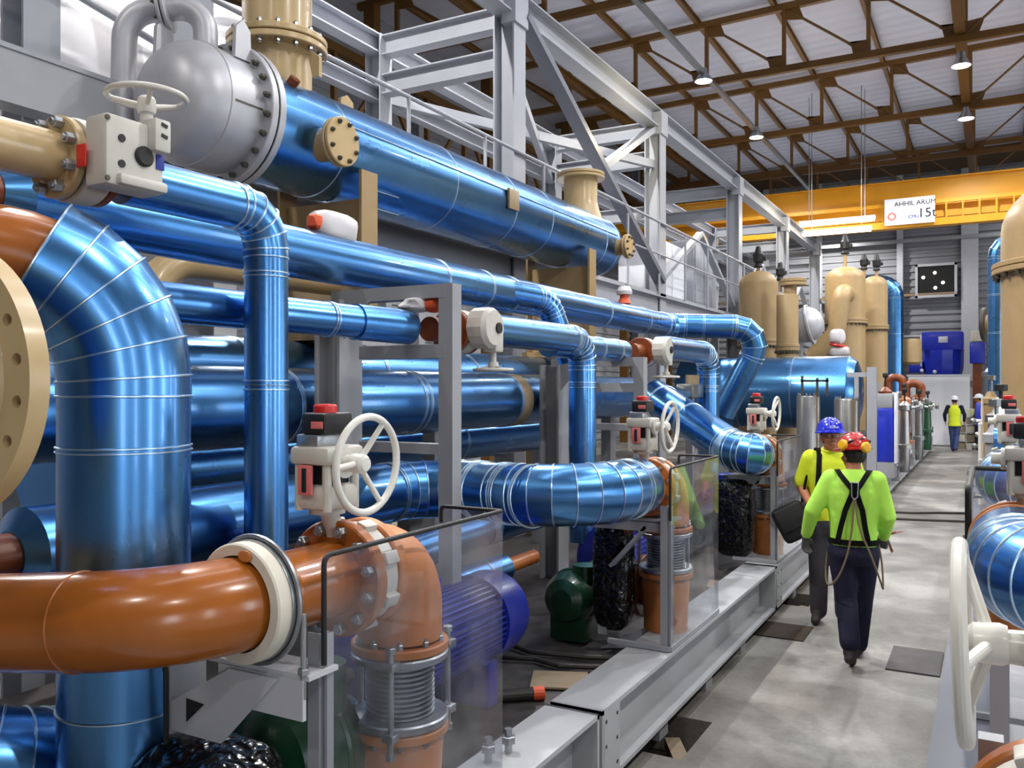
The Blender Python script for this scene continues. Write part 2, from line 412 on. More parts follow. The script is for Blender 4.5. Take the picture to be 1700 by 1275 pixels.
# ------------------------------------------------------------------ roof trusses, purlins
ORD = ['nearest', 'second', 'third', 'fourth', 'fifth', 'sixth', 'seventh']
node = [-.58-1.93*k for k in range(7)]+[-.58+1.93*k for k in range(1, 7)]
TY = [5.6, 11.0, 16.4, 21.8, 27.2, 32.6, 38.0]
def top_z(x): return roof_z(x)-.22
for i, y in enumerate(TY):
    t = thing('roof_truss', '%s ochre steel roof truss counted from the camera, spanning under the white roof' % ORD[i].capitalize(), 'roof truss', (-.58, y, 10), 'roof trusses')
    MB().bar((-13.3, y, 10), (12, y, 10), .14, .16).build('bottom_chord', 'truss_ochre', t)
    MB().bar((-13.3, y, top_z(-13.3)), (12, y, top_z(12)), .14, .16).build('top_chord', 'truss_ochre', t)
    for x in node:
        zt = top_z(x)
        MB().bar((x, y, 10), (x, y, zt), .09 if abs(x+.58) > .1 else .26, .09, (0, 1, 0)).build('post', 'truss_ochre', t)
        for sg in ((-1,) if x < -.6 else (1,) if x > -.5 else (-1, 1)):
            x2 = x+sg*1.93
            if abs(x2+.58) > 12: continue
            a, b = V((x+sg*.1, y, 10.1)), V((x2-sg*.1, y, top_z(x2)-.1))
            MB().cyl(a, b, .032, seg=8).build('brace', 'truss_ochre', t)
            d = (b-a).normalized(); n = V((-d.z, 0, d.x))*.09
            for p, q in ((a, 1), (b, -1)):
                g = MB()
                p = p+V((0, -.012, 0)); base = V((x, y-.012, 10)) if q == 1 else V((x2, y-.012, zt))
                g.prism([base, base+V((sg*q*.32, 0, 0)), p+d*.42*q-n*.4, p+d*.42*q+n*.4, base+V((0, 0, q*.36))], (0, .024, 0))
                g.build('gusset_plate', 'truss_ochre', t)
NX = ['twelfth', 'eleventh', 'tenth', 'ninth', 'eighth', 'seventh', 'sixth', 'fifth', 'fourth', 'third', 'second', 'first']
px_ = [-12.4+1.93*k/1 for k in range(9)]
for k, x in enumerate(px_):
    tag(MB().ibeam((x, -3, top_z(x)+.12), (x, 39.5, top_z(x)+.12), .16, .1, .012, .012).build('roof_purlin', 'truss_ochre'),
        'ochre purlin running the length of the roof, %s from the left wall' % ['first', 'second', 'third', 'fourth', 'fifth', 'sixth', 'seventh', 'eighth', 'ninth'][k], 'purlin', 'roof purlins')
tag(MB().ibeam((-.6, -3, 10.24), (-.6, 39.4, 10.24), .3, .22).build('ridge_beam', 'truss_ochre'), 'heavy ochre beam running lengthwise on the truss bottom chords', 'beam')
tag(MB().ibeam((-9.6, -3, 10.2), (-9.6, 39.4, 10.2), .24, .16).build('runway_beam', 'truss_ochre'), 'ochre lengthwise beam over the mezzanine at the left', 'beam')

# lamp rail with hanging lamps
r = thing('lamp_rail', 'slim metal lighting rail hung lengthwise below the roof trusses', 'lighting rail', (-6.1, 25, 10.0))
MB().bar((-6.1, 4, 9.82), (-6.1, 37.2, 9.82), .12, .1).build('rail', 'galvanised', r)
for k in range(7):
    y = TY[k]; MB().cyl((-6.1, y, 9.86), (-6.1, y, 9.94), .02, seg=8).build('hanger', 'galvanised', r)
HB = [(-6.1, 4.6, 'above the blue exchanger'), (-6.1, 10, 'over the middle of the mezzanine'), (-6.1, 20.6, 'at the upper centre beside the mezzanine frame'), (-6.1, 26, 'between the fourth and fifth truss'), (-6.1, 36.6, 'last on its rail near the crane')]
RB = [(4.5, 3), (4.5, 10), (4.5, 18), (4.5, 27), (4.5, -4), (-.6, -4), (-6.1, -2.5)]  # no fixtures; those behind the camera are added as fill
def high_bay(x, y, lab):
    t = thing('high_bay_lamp', lab, 'lamp', (x, y, 9.94), 'high bay lamps')
    MB().lathe((x, y, 9.62), (0, 0, 1), [(.21, 0), (.22, .01), (.1, .2), (.08, .32), (0, .32)], 20).build('lamp_shade', 'galvanised', t)
    MB().lathe((x, y, 9.622), (0, 0, 1), [(0, 0), (.17, 0), (.17, .02), (0, .02)], 20).build('bulb', 'lamp_glow', t)
    return t
for y, d in ((8.5, 'nearest'), (15.5, 'second'), (22.5, 'third'), (27.0, 'farthest')): high_bay(-.6, y, 'added high bay lamp under the heavy ridge beam, %s of four' % d)  # added fixtures; their spots brighten tank, aisle and crane
for x, y, d in HB: high_bay(x, y, 'round high bay lamp on the left rail, '+d)
def light(kind, name, loc, energy, size=.2, col=(1, .97, .93), rot=None, sy=None):
    d = bpy.data.lights.new(name, kind); d.energy = energy; d.color = col
    if kind == 'AREA':
        d.size = size
        if sy: d.shape = 'RECTANGLE'; d.size_y = sy
    else: d.shadow_soft_size = size
    if kind == 'SPOT': d.spot_size = math.radians(150); d.spot_blend = .35
    o = bpy.data.objects.new(name, d); COL.objects.link(o); o.location = loc
    if rot: o.rotation_euler = rot
    return o
LE = 0.45
for k, y in enumerate((3.4, 6.4, 9.4)):  # lamps added to brighten the space under the deck
    t = thing('deck_fill_lamp', 'added fill tube lamp below the mezzanine deck, %s of three' % ['nearest', 'middle', 'farthest'][k], 'lamp', (-6.1, y, 3.7))
    MB().lo_hi((-6.2, y-.6, 3.74), (-6.0, y+.6, 3.82)).build('housing', 'board_white', t)
    MB().lo_hi((-6.17, y-.58, 3.69), (-6.03, y+.58, 3.74)).build('tube', 'tube_glow', t)
    light('AREA', 'deck_fill', (-6.1, y, 3.66), 60*LE, .14, (.97, .98, 1), sy=1.15)
# lattice girder along the left wall
lg = thing('eaves_girder', 'ochre lattice girder running along the left wall behind the mezzanine', 'lattice girder', (-12.7, 20, 8))
for z in (7.4, 9.7): MB().bar((-12.7, 2, z), (-12.7, 39.5, z), .16, .2).build('chord', 'truss_ochre', lg)
for k in range(21):
    y = 2.2+k*1.8; MB().bar((-12.7, y, 7.4), (-12.7, y, 9.7), .12, .1, (0, 1, 0)).build('post', 'truss_ochre', lg)
    if k < 20: MB().bar((-12.7, y, 7.4 if k % 2 else 9.7), (-12.7, y+1.8, 9.7 if k % 2 else 7.4), .08, .1).build('brace', 'truss_ochre', lg)
for k in range(8):
    y = 5.6+5.4*k
    if y < 39: MB().bar((-12.9, y, 0), (-12.9, y, 11.3), .3, .26, (0, 1, 0)).build('column', 'truss_ochre', lg)
for x, y, d in HB: light('SPOT', 'lamp_and_fill', (x, y, 9.5), (4200 if y < 12 else 3000)*LE, .09)
for x, y in RB: light('SPOT', 'lamp_and_fill', (x, y, 9.3), (2200 if y > 0 else 1000)*LE, .16, (1, .96, .9))
# area strips added under the roof for long highlights on the pipes
for x, y, e in ((-3.0, 13, 450), (1.5, 13, 750), (-10, 16, 400), (1.5, 31, 700)):
    light('AREA', 'highlight_strip', (x, y, 9.7), e*LE, .35, (.96, .98, 1), sy=24)
light('POINT', 'work_light', (-4.4, 13.3, 6.3), 160*LE, .1, (1, .86, .56))
light('POINT', 'work_light', (-4.2, 24.2, 6.6), 260*LE, .1, (1, .88, .6))
light('SPOT', 'lamp_and_fill', (4.5, 27.6, 9.5), 900*LE, .16)  # added spot before the crane, without a fixture
for y in (8.5, 15.5, 22.5, 27.0): light('SPOT', 'lamp_and_fill', (-.6, y, 9.5), 1400*LE, .14, (.95, .97, 1))  # fill spots of the added ridge lamps
# uplight: added area light without a source, brightens the underside of the roof
light('AREA', 'roof_wash', (-1, 20, 10.35), 1500*LE, 18, (.86, .9, 1), (PI, 0, 0), sy=36)
wd = bpy.data.worlds.new('world'); SC.world = wd; wd.use_nodes = True
bg = wd.node_tree.nodes['Background']; bg.inputs['Color'].default_value = (.82, .88, 1, 1); bg.inputs['Strength'].default_value = .3
SC.view_settings.exposure = 0

# ------------------------------------------------------------------ travelling crane
cr = thing('overhead_crane', 'bright yellow overhead crane girder spanning the hall before the end wall', 'crane', (-1, 30, 8))
MB().lo_hi((-12.4, 30, 7.62), (12.5, 30.55, 8.7)).build('girder', 'crane_yellow', cr)
MB().lo_hi((-12.4, 29.9, 7.5), (12.5, 30.65, 7.62)).lo_hi((-12.4, 29.92, 8.7), (12.5, 30.63, 8.75)).build('girder_flange', 'crane_yellow', cr)
MB().bar((-12.4, 29.75, 7.95), (12, 29.75, 7.95), .1, .12).build('festoon_track', 'crane_yellow', cr)
lf = MB().lo_hi((-12.4, 29.6, 7.2), (12.5, 30.0, 7.42)); lf.build('lower_rail', 'crane_yellow', cr)
for k in range(12):
    x = -3.0+k*.45; MB().bar((x, 29.72, 7.3), (x, 29.72, 7.9), .05, .05, (0, 1, 0)).build('hanger', 'crane_yellow', cr)
sg = MB().lo_hi((-2.93, 29.5, 7.28), (-1.5, 29.54, 8.1)).build('capacity_sign', 'board_white', cr)
def text(body, name, mat, loc, size, rot, parent=None, ext=.004, align='CENTER'):
    cu = bpy.data.curves.new(name, 'FONT'); cu.body = body; cu.size = size; cu.extrude = ext; cu.align_x = align; cu.align_y = 'CENTER'
    o = bpy.data.objects.new(name, cu); COL.objects.link(o); cu.materials.append(M[mat])
    q = parent; off = V((0, 0, 0))
    while q is not None:
        if q.name in ORIGIN: off = ORIGIN[q.name]; break
        q = q.parent
    me = bpy.data.meshes.new_from_object(o); bpy.data.objects.remove(o)
    me.transform(Matrix.Translation(V(loc)-off) @ rot.to_matrix().to_4x4() if hasattr(rot, 'to_matrix') else Matrix.Translation(V(loc)-off) @ __import__('mathutils').Euler(rot).to_matrix().to_4x4())
    o = bpy.data.objects.new(name, me); COL.objects.link(o)
    if parent is not None: o.parent = parent
    return o
text('AHHIL ARUM', 'lettering', 'rubber_black', (-2.06, 29.495, 7.92), .2, (PI/2, 0, 0), sg)
text('15t', 'lettering', 'rubber_black', (-1.72, 29.495, 7.58), .4, (PI/2, 0, 0), sg)
text('CMU', 'lettering', 'blue_label', (-2.1, 29.495, 7.5), .14, (PI/2, 0, 0), sg)
MB().lathe((-2.72, 29.495, 7.55), (0, 1, 0), [(.07, 0), (.13, 0), (.13, .01), (.07, .01)], 20).build('emblem', 'red_label', sg)
for k, (x0, x1, y, z, n) in enumerate(((-5.35, -3.1, 28.6, 7.38, 'upper'), (-5.2, -3.15, 28.2, 7.0, 'lower'))):
    t = thing('tube_lamp', '%s of two long glowing tube lamps below the crane girder' % n.capitalize(), 'lamp', ((x0+x1)/2, y, z))
    MB().lo_hi((x0, y-.1, z+.02), (x1, y+.1, z+.1)).build('housing', 'board_white', t)
    for xx in (x0+.3, x1-.3): MB().cyl((xx, y, z+.1), (xx, y, 11.4), .012, seg=8).build('hanger', 'galvanised', t)
    MB().lo_hi((x0+.03, y-.09, z-.05), (x1-.03, y+.09, z+.02)).build('tube', 'tube_glow', t)

# ------------------------------------------------------------------ steel mezzanine on the left
mz = thing('steel_mezzanine', 'Light grey bolted steel mezzanine frame with handrail behind the blue exchangers', 'steel frame', (-5.3, 9.5, 0))
XF, XB = -5.3, -7.36
CY = [4.1, 9.5, 14.9, 20.4, 25.8, 31.0]
for y in CY[1:]:
    MB().ibeam((XF, y, 0), (XF, y, 7.1), .3, .3, .022, .014, (1, 0, 0)).build('column', 'steel_paint', mz)
    MB().ibeam((XB, y, 0), (XB, y, 7.0), .26, .26, .02, .012, (1, 0, 0)).build('column', 'steel_paint', mz)
    MB().ibeam((XB+.12, y, 6.85), (XF-.14, y, 6.85), .27, .2).build('cross_beam', 'steel_paint', mz)
    MB().ibeam((XB+.12, y, 6.32), (XF-.14, y, 6.32), .27, .2).build('cross_beam', 'steel_paint', mz)
    if y > 12: MB().ibeam((XB+.12, y, 5.35), (XF-.14, y, 5.35), .24, .18).build('cross_beam', 'steel_paint', mz)
    e = MB().lo_hi((XF-.02, y-.17, 6.72), (XF+.18, y+.17, 7.12)); e.build('joint_plate', 'steel_paint', mz)
for y, x in ((3.3, -5.3), (5.0, -6.0), (5.35, -6.2)):
    MB().ibeam((x, y, 0), (x, y, 7.1), .24, .24, .02, .012, (1, 0, 0)).build('column', 'steel_paint', mz)
for a, b in zip(CY, CY[1:]):
    MB().ibeam((XF, a, 7.02), (XF, b, 7.02), .34, .26, .022, .014).build('long_beam', 'steel_paint', mz)
    MB().ibeam((XB, a, 6.88), (XB, b, 6.88), .26, .2).build('long_beam', 'steel_paint', mz)
    MB().ibeam((XB, a, 6.2), (XB, b, 6.2), .2, .16).build('long_beam', 'steel_paint', mz)
    MB().ibeam((-5.2, a, 3.66), (-5.2, b, 3.66), .32, .2).build('deck_beam', 'steel_paint', mz)
    MB().lo_hi((XB, a, 3.83), (-5.15, b, 3.88)).build('deck', 'frame_grey', mz)
for k, (a, b) in enumerate(zip(CY[1:], CY[2:])):
    if k == 0:
        MB().bar((XF+.1, a+.15, 6.9), (XF+.1, b, 4.1), .1, .2, (1, 0, 0)).build('brace', 'brace_grey', mz)
        MB().bar((XF, b-.1, 6.85), (XF, b-2.6, 5.55), .1, .16, (1, 0, 0)).build('brace', 'steel_paint', mz)
    else:
        MB().bar((XF, a+.15, 4.1), (XF, (a+b)/2, 5.4), .08, .14, (1, 0, 0)).build('brace', 'steel_paint', mz)
        MB().bar((XF, b-.15, 4.1), (XF, (a+b)/2, 5.4), .08, .14, (1, 0, 0)).build('brace', 'steel_paint', mz)
MB().bar((XB, 9.6, 6.2), (XF, 14.8, 6.2), .1, .14).build('brace', 'steel_paint', mz)
MB().bar((XB, 14.8, 6.15), (XF, 9.6, 6.15), .1, .14).build('brace', 'steel_paint', mz)
MB().ibeam((-5.0, 1.5, 4.0), (-5.0, 3.72, 4.0), .34, .18, .03, .16).build('deck_beam', 'frame_grey', mz)
hr = MB().cyl((-5.12, 4.6, 5.12), (-5.12, 26, 5.12), .022, seg=10); hr.build('handrail', 'steel_paint', mz)
MB().cyl((-5.12, 2.0, 4.95), (-5.12, 4.2, 4.6), .024, seg=10).build('handrail', 'steel_paint', mz)
MB().cyl((-5.12, 4.18, 3.9), (-5.12, 4.18, 5.9), .024, seg=10).build('rail_post', 'steel_paint', mz)
MB().cyl((-5.12, 4.6, 4.55), (-5.12, 26, 4.55), .016, seg=10).build('knee_rail', 'steel_paint', mz)
y = 5.6
while y < 26:
    MB().cyl((-5.12, y, 3.85), (-5.12, y, 5.12), .02, seg=10).build('rail_post', 'steel_paint', mz); y += 1.5

# white sheeting wrapped round a machine standing on the mezzanine
sh = MB(); NXs, NZs = 60, 46; rs = random.Random(3)
wr = [(rs.uniform(0, 1), rs.uniform(0, 1), rs.uniform(-.5, .1), rs.uniform(.05, .16), rs.uniform(.01, .035)) for _ in range(70)]
gv = []
for i in range(NXs+1):
    for j in range(NZs+1):
        a, b = i/NXs, j/NZs
        y = 3.2+a*3.4; top = 5.95-.35*math.sin(PI*min(1, a*1.1))+.1*a; z = 3.9+b*(top-3.9)
        d = .34*math.sin(PI*a)*math.sin(PI*(.12+.8*b))+.1*b
        for wa, wb, sl, L, h in wr:
            da, db = a-wa, b-wb; al = da*math.cos(sl)+db*math.sin(sl); ac = -da*math.sin(sl)+db*math.cos(sl)
            d += h*math.exp(-(al/L)**2-(ac/.012)**2)
        gv.append((-6.75+d, y, z))
n = NZs+1
fs = [(i*n+j, (i+1)*n+j, (i+1)*n+j+1, i*n+j+1) for i in range(NXs) for j in range(NZs)]
bk = len(gv); gv += [(-8.2, 3.2, 3.9), (-8.2, 6.6, 3.9), (-8.2, 6.6, 5.9), (-8.2, 3.2, 5.9)]
sh.add(gv, fs)
edge = [i*n for i in range(NXs+1)], [i*n+NZs for i in range(NXs+1)]
sh.f += [tuple(edge[1])+(bk+2, bk+3), tuple(edge[0])[::-1]+(bk, bk+1), tuple(range(n))[::-1]+(bk+3, bk)[::-1][:0]+(bk, bk+3)[::1], tuple(range(NXs*n, NXs*n+n))+(bk+2, bk+1), (bk, bk+1, bk+2, bk+3)]
tag(sh.build('sheeted_machine', 'sheet_white', sharp=80), 'bulky machine wrapped in creased white plastic sheeting on the mezzanine', 'wrapped machine')
for y0, z0, y1, z1 in ((5.55, 5.15, 5.75, 5.2), (5.55, 4.75, 5.72, 4.82)):
    tag(MB().lo_hi((-6.32, y0, z0), (-6.3, y1, z1)).build('tape_strip', 'orange_tape'), 'strip of orange tape on the white sheeting, %s of the two' % ('upper' if z0 > 5 else 'lower'), 'tape')
# ------------------------------------------------------------------ pipes
def arc_runs(pts, rad, n):
    """split a polyline with rounded corners into straight runs and corner arcs"""
    pts = [V(p) for p in pts]; runs, arcs = [], []; start = pts[0]
    for i in range(1, len(pts)-1):
        r = rad[i-1] if isinstance(rad, (list, tuple)) else rad
        k = n[i-1] if isinstance(n, (list, tuple)) else n
        fl_ = fillet([pts[i]+(pts[i-1]-pts[i]), pts[i], pts[i+1]], r, k)
        a = fl_[1:-1]; runs.append((start, a[0])); arcs.append((a, (pts[i]-pts[i-1]).normalized(), (pts[i+1]-pts[i]).normalized())); start = a[-1]
    runs.append((start, pts[-1])); return runs, arcs
def clad_pipe(name, label, pts, R, rad=.3, gores=5, bands=(), group=None, mat='blue_jacket', cat='pipe', seg=48, stub=.04, wide=(), lap=True):
    pts = [V(p) for p in pts]
    t = thing(name, label, cat, pts[0], group)
    runs, arcs = arc_runs(pts, rad, gores)
    for a, b in runs:
        if (b-a).length > .01: MB().tube([a, b], R, seg).build('jacket', mat, t)
    for a, d0, d1 in arcs:
        path = [a[0]-d0*stub]+a+[a[-1]+d1*stub]
        mb = MB(); Re = R*1.012; mb.tube(path, Re, seg)
        e = mb.build('elbow', mat, t, sharp=11)
        if lap:
            b = MB()
            for c, rg in zip(path, mb.rings(path, Re, seg)): b.bead(rg, c, .005, .0055)
            b.build('elbow_seam', 'seam_metal', e)
    for y in bands:
        k, s_ = y if isinstance(y, tuple) else (0, y)
        a, b = runs[k]; d = (b-a).normalized(); c = a+d*s_
        mb = MB(); rg = MB().rings([c-d*.01, c+d*.01], R*1.004, seg)
        mb.bead(rg[0], c-d*.01, .0055, .005); mb.bead(rg[1], c+d*.01, .0055, .005); mb.build('seam_band', 'seam_metal', t)
    return t
def end_cone(t, p, d, R, r, L=.1, mat='blue_jacket'):
    MB().lathe(p, d, [(0, 0), (R*1.01, 0), (R*1.01, .02), (r, L), (0, L)], 48).build('end_cone', mat, t)

# --- heat exchanger across the top
hx = thing('heat_exchanger', 'large blue clad heat exchanger shell running high along the mezzanine', 'heat exchanger', (-4.5, 7, 4.02))
HX, HZ, HR = -4.5, 4.02, .385
MB().tube([(HX, 4.28, HZ), (HX, 10.25, HZ)], HR, 64).build('shell', 'blue_jacket', hx)
MB().lathe((HX, 10.25, HZ), (0, 1, 0), [(HR, 0), (HR*.97, .12), (HR*.8, .24), (HR*.4, .32), (0, .34)], 64).build('end_dish', 'blue_jacket', hx)
for y in (4.95, 6.45, 7.55, 8.35, 9.85, 10.25):
    mb = MB(); rg = MB().rings([(HX, y, HZ), (HX, y+.02, HZ)], HR*1.003, 64); mb.bead(rg[0], (HX, y, HZ), .004, .006); mb.build('seam_band', 'seam_metal', hx)
MB().tube([(HX+.376, 5.0, HZ+.1), (HX+.376, 10.2, HZ+.1)], .006, 8).build('long_seam', 'seam_metal', hx)
MB().bbox((HX+.40, 7.43, HZ+.02), (.03, .2, .2), .008).build('name_plate', 'tag_brown', hx)
pl = MB()
for z in (3.74, 3.60): pl.bar((HX+.29, 5.2, z), (HX+.29, 5.7, z), .006, .006)
pl.bar((HX+.29, 5.2, 3.58), (HX+.29, 5.2, 3.74), .006, .006).build('patch_seam', 'seam_metal', hx)
MB().lathe((HX+.26, 4.5, HZ+.28), (1, 0, .9), [(0, 0), (.04, 0), (.04, .05), (0, .05)], 16).build('plug', 'orange_dark', hx)
# channel head with dished end
FY = 4.12
hd = MB().lathe((HX, 3.60, HZ), (0, 1, 0), [(0, 0), (.14, .006), (.24, .03), (.31, .07), (.36, .13), (.385, .19), (.393, .235), (.4, .24), (.4, .26), (.393, .265), (.393, .53)], 64).build('channel_head', 'cast_grey', hx)
mb = flange(MB(), (HX, FY-.01, HZ), (0, 1, 0), .475, .055); flange(mb, (HX, FY+.055, HZ), (0, 1, 0), .475, .06); mb.build('main_flange', 'cast_grey', hx)
ring_bolts(hx, (HX, FY-.01, HZ), (0, -1, 0), .435, 22, .02, .03, 'bolt_dark', .5)
MB().torus((HX, FY+.05, HZ), (0, 1, 0), .47, .006, 64, 6).build('gasket', 'rubber_black', hx)
MB().bar((HX+.392, 3.87, HZ-.03), (HX+.392, 4.1, HZ-.03), .008, .012).build('weld_seam', 'bolt_dark', hx)
for yy, xx in ((3.80, -.2), (4.05, .24)):
    MB().prism([(HX+xx, yy-.07, HZ+.30), (HX+xx, yy+.07, HZ+.30), (HX+xx, yy+.06, HZ+.5), (HX+xx, yy, HZ+.56), (HX+xx, yy-.06, HZ+.5)], (.03, 0, 0)).build('lifting_lug', 'cast_grey', hx)
# beige side nozzles with blind covers
for y, R, lab in ((4.72, .172, None), (10.2, .15, None)):
    z = HZ-.1 if y < 6 else HZ-.05
    MB().cyl((HX+.3, y, z), (HX+.5, y, z), R*.68, seg=32).build('nozzle', 'beige_paint', hx)
    cv = flange(MB(), (HX+.48, y, z), (1, 0, 0), R, .026); flange(cv, (HX+.512, y, z), (1, 0, 0), R, .03)
    cv = cv.build('blind_cover', 'beige_paint', hx)
    ring_bolts(cv, (HX+.54, y, z), (1, 0, 0), R*.8, 8, .017, .018, 'bolt_dark', .5)
# top nozzles
nz_ = MB().cyl((HX, 4.63, HZ+.25), (HX, 4.63, 4.63), .245, seg=48).build('nozzle', 'beige_paint', hx)
mb = flange(MB(), (HX, 4.63, 4.60), (0, 0, 1), .355, .045); mb.build('nozzle_flange', 'beige_paint', hx)
ring_bolts(hx, (HX, 4.63, 4.60), (0, 0, -1), .315, 16, .02, .026, 'bolt_steel')
n2 = MB().lathe((HX, 9.9, HZ+.2), (0, 0, 1), [(.3, 0), (.23, .22), (.21, .3), (.21, .62)], 40).build('nozzle', 'beige_paint', hx)
mb = flange(MB(), (HX, 9.9, 4.80), (0, 0, 1), .3, .035); flange(mb, (HX, 9.9, 4.842), (0, 0, 1), .3, .035); mb.build('nozzle_flange', 'beige_paint', hx)
MB().prism([(HX, 5.28, HZ+.34), (HX, 5.46, HZ+.34), (HX, 5.44, HZ+.46), (HX, 5.37, HZ+.5), (HX, 5.3, HZ+.46)], (.03, 0, 0)).build('lifting_lug', 'beige_paint', hx)
for y, lab in ((5.16, 'nearer'), (9.32, 'farther')):
    s_ = thing('saddle_post', 'beige steel saddle post under the top exchanger, %s of the two' % lab, 'support', (HX, y, 2.6))
    MB().ibeam((HX, y, 2.62), (HX, y, 3.625), .84, .19, .025, .03, (1, 0, 0)).build('post', 'beige_tank', s_)
    for sx in (-1, 1): MB().lo_hi((HX+sx*.4075-.0125, y-.095, 3.625), (HX+sx*.4075+.0125, y+.095, 3.82)).build('cheek_plate', 'beige_tank', s_)
    MB().lo_hi((HX-.45, y-.13, 2.56), (HX+.45, y+.13, 2.62)).build('base_plate', 'beige_tank', s_)
rp = thing('riser_pipe', 'tall beige riser pipe bolted onto the near end of the top exchanger', 'pipe', (HX, 4.63, 4.66))
MB().cyl((HX, 4.63, 4.70), (HX, 4.63, 8.0), .245, seg=48).build('body', 'beige_paint', rp)
flange(MB(), (HX, 4.63, 4.655), (0, 0, 1), .355, .045).build('flange', 'beige_paint', rp)
ring_bolts(rp, (HX, 4.63, 4.70), (0, 0, 1), .315, 16, .02, .026, 'bolt_steel')
MB().prism([(HX+.33, 4.6, 4.56), (HX+.42, 4.6, 4.5), (HX+.42, 4.6, 4.36), (HX+.36, 4.6, 4.36), (HX+.33, 4.6, 4.48)], (0, .03, 0)).build('clamp_tab', 'beige_paint', rp)
# grey goose-neck pipe on the channel head
gp = thing('gooseneck_pipe', 'grey steel gooseneck pipe with a bolted flange on the exchanger head', 'pipe', (-4.5, 3.95, 4.36))
MB().tube(fillet([(-4.5, 3.98, 4.40), (-4.5, 3.98, 4.70), (-4.93, 3.70, 4.64), (-4.97, 3.70, 3.3)], [.16, .2], 8), .078, 28).build('body', 'cast_grey', gp)
d = V((-.43, -.28, -.06)).normalized()
mb = flange(MB(), V((-4.715, 3.84, 4.67))-d*.03, d, .15, .025); flange(mb, V((-4.715, 3.84, 4.67))+d*.004, d, .15, .025); mb.build('flange', 'cast_grey', gp)
ring_bolts(gp, V((-4.715, 3.84, 4.67))+d*.03, d, .122, 8, .013, .014, 'bolt_dark')
MB().cyl((-4.55, 3.92, 4.7), (-4.55, 3.92, 4.98), .014, seg=10).build('valve_stem', 'bolt_dark', gp)
MB().torus((-4.55, 3.92, 4.96), (0, 0, 1), .075, .014, 24, 8).lathe((-4.55, 3.92, 4.93), (0, 0, 1), [(0, 0), (.03, 0), (.03, .05), (0, .05)], 12).bar((-4.62, 3.92, 4.96), (-4.48, 3.92, 4.96), .012, .012).build('small_wheel', 'rubber_black', gp)

# --- second exchanger pipe rows, back to front
tk = clad_pipe('condenser_shell', 'wide dull blue shell lying behind the two long blue headers', [(-4.75, 2.9, 2.26), (-4.75, 9.2, 2.26)], .3, bands=(1.5, 3.0, 4.5), cat='heat exchanger')
MB().lathe((-4.75, 9.2, 2.26), (0, 1, 0), [(.3, 0), (.27, .1), (.15, .17), (0, .18)], 40).build('end_dish', 'blue_jacket', tk)
lo_ = clad_pipe('lower_header_pipe', 'shaded blue clad pipe low in the row behind the long header', [(-4.6, 2.9, 1.68), (-4.6, 9.4, 1.68)], .2, bands=(2.0, 4.2))
for y in (3.4, 6.4, 9.0):
    MB().bar((-4.6, y, .4), (-4.6, y, 1.49), .14, .2, (0, 1, 0)).build('pedestal', 'frame_grey', lo_)
    MB().bar((-4.91, y+.4, .4), (-4.91, y+.4, 2.02), .13, .14, (0, 1, 0)).build('pedestal', 'beige_tank', tk)
hi_ = clad_pipe('header_pipe', 'long fat blue header pipe running level at mid height with a dark band', [(-4.0, 2.2, 2.08), (-4.0, 10.42, 2.08)], .247, bands=(1.9, 3.25, 3.32, 4.8, 6.0, 8.1))
for y in (3.0, 5.9, 9.6): MB().bar((-4.0, y, .4), (-4.0, y, 1.84), .12, .16, (0, 1, 0)).build('pedestal', 'frame_grey', hi_)
MB().tube([(-4.0, 7.02, 2.08), (-4.0, 7.2, 2.08)], .249, 48).build('dark_band', 'tag_brown', hi_)
MB().lathe((-4.0, 10.42, 2.08), (0, 1, 0), [(.26, -.02), (.262, 0), (.24, .03), (0, .03)], 48).build('end_cap', 'seam_metal', hi_)
cp = clad_pipe('upper_line_pipe', 'long blue clad pipe below the top exchanger, turning right and slanting down at the end',
               [(-3.6, 2.2, 3.0), (-3.6, 10.55, 2.985), (-2.45, 11.0, 2.95), (-3.02, 11.05, 1.86)], .15, [.3, .26], [3, 4], bands=((0, 3.1), (0, 3.75), (0, 4.2), (0, 6.2), (0, 7.4), (1, .25), (1, .65)))
end_cone(cp, (-3.6, 2.2, 3.0), (0, -1, 0), .15, .09, .12)
MB().cyl((-3.6, 2.1, 3.0), (-3.6, 1.75, 3.0), .085, seg=28).build('bare_stub', 'orange_dark', cp)
flange(MB(), (-3.6, 1.75, 3.0), (0, -1, 0), .14, .03).build('flange', 'orange_dark', cp)
clad_pipe('branch_elbow', 'short blue branch bending down beside the upper line above the second drop pipe', [(-3.56, 6.3, 3.0), (-3.42, 6.8, 2.97), (-3.3, 7.02, 2.45)], .11, .2, 4)
a_ = clad_pipe('drop_pipe', 'nearest of three blue clad drop pipes, turning straight down before the long headers',
               [(-2.95, 2.2, 3.01), (-2.95, 2.965, 3.01), (-2.95, 2.965, .95)], .1, .17, 4, bands=((1, .12), (1, .62), (1, .64)), group=None)
e1 = clad_pipe('feed_pipe', 'blue clad pipe passing over the grey stand behind the nearest drop pipe', [(-3.25, 2.45, 2.585), (-2.98, 4.12, 2.55)], .09, bands=(1.1, 1.35, 1.62))
MB().tube([(-3.045, 3.72, 2.558), (-2.98, 4.13, 2.55)], .1, 40).build('end_sleeve', 'blue_jacket', e1)
clad_pipe('drop_pipe', 'blue clad drop pipe in the middle of the three, right of the grey stand', [(-2.9, 4.85, 2.58), (-2.9, 6.415, 2.58), (-2.9, 6.415, .95)], .11, .2, 5, bands=((0, 1.3), (1, .15), (1, .17)))
clad_pipe('feed_pipe', 'short blue clad pipe behind the middle drop pipe leading to the far grey stand', [(-2.95, 5.9, 2.53), (-2.95, 7.4, 2.53)], .1, bands=(.9, 1.3))
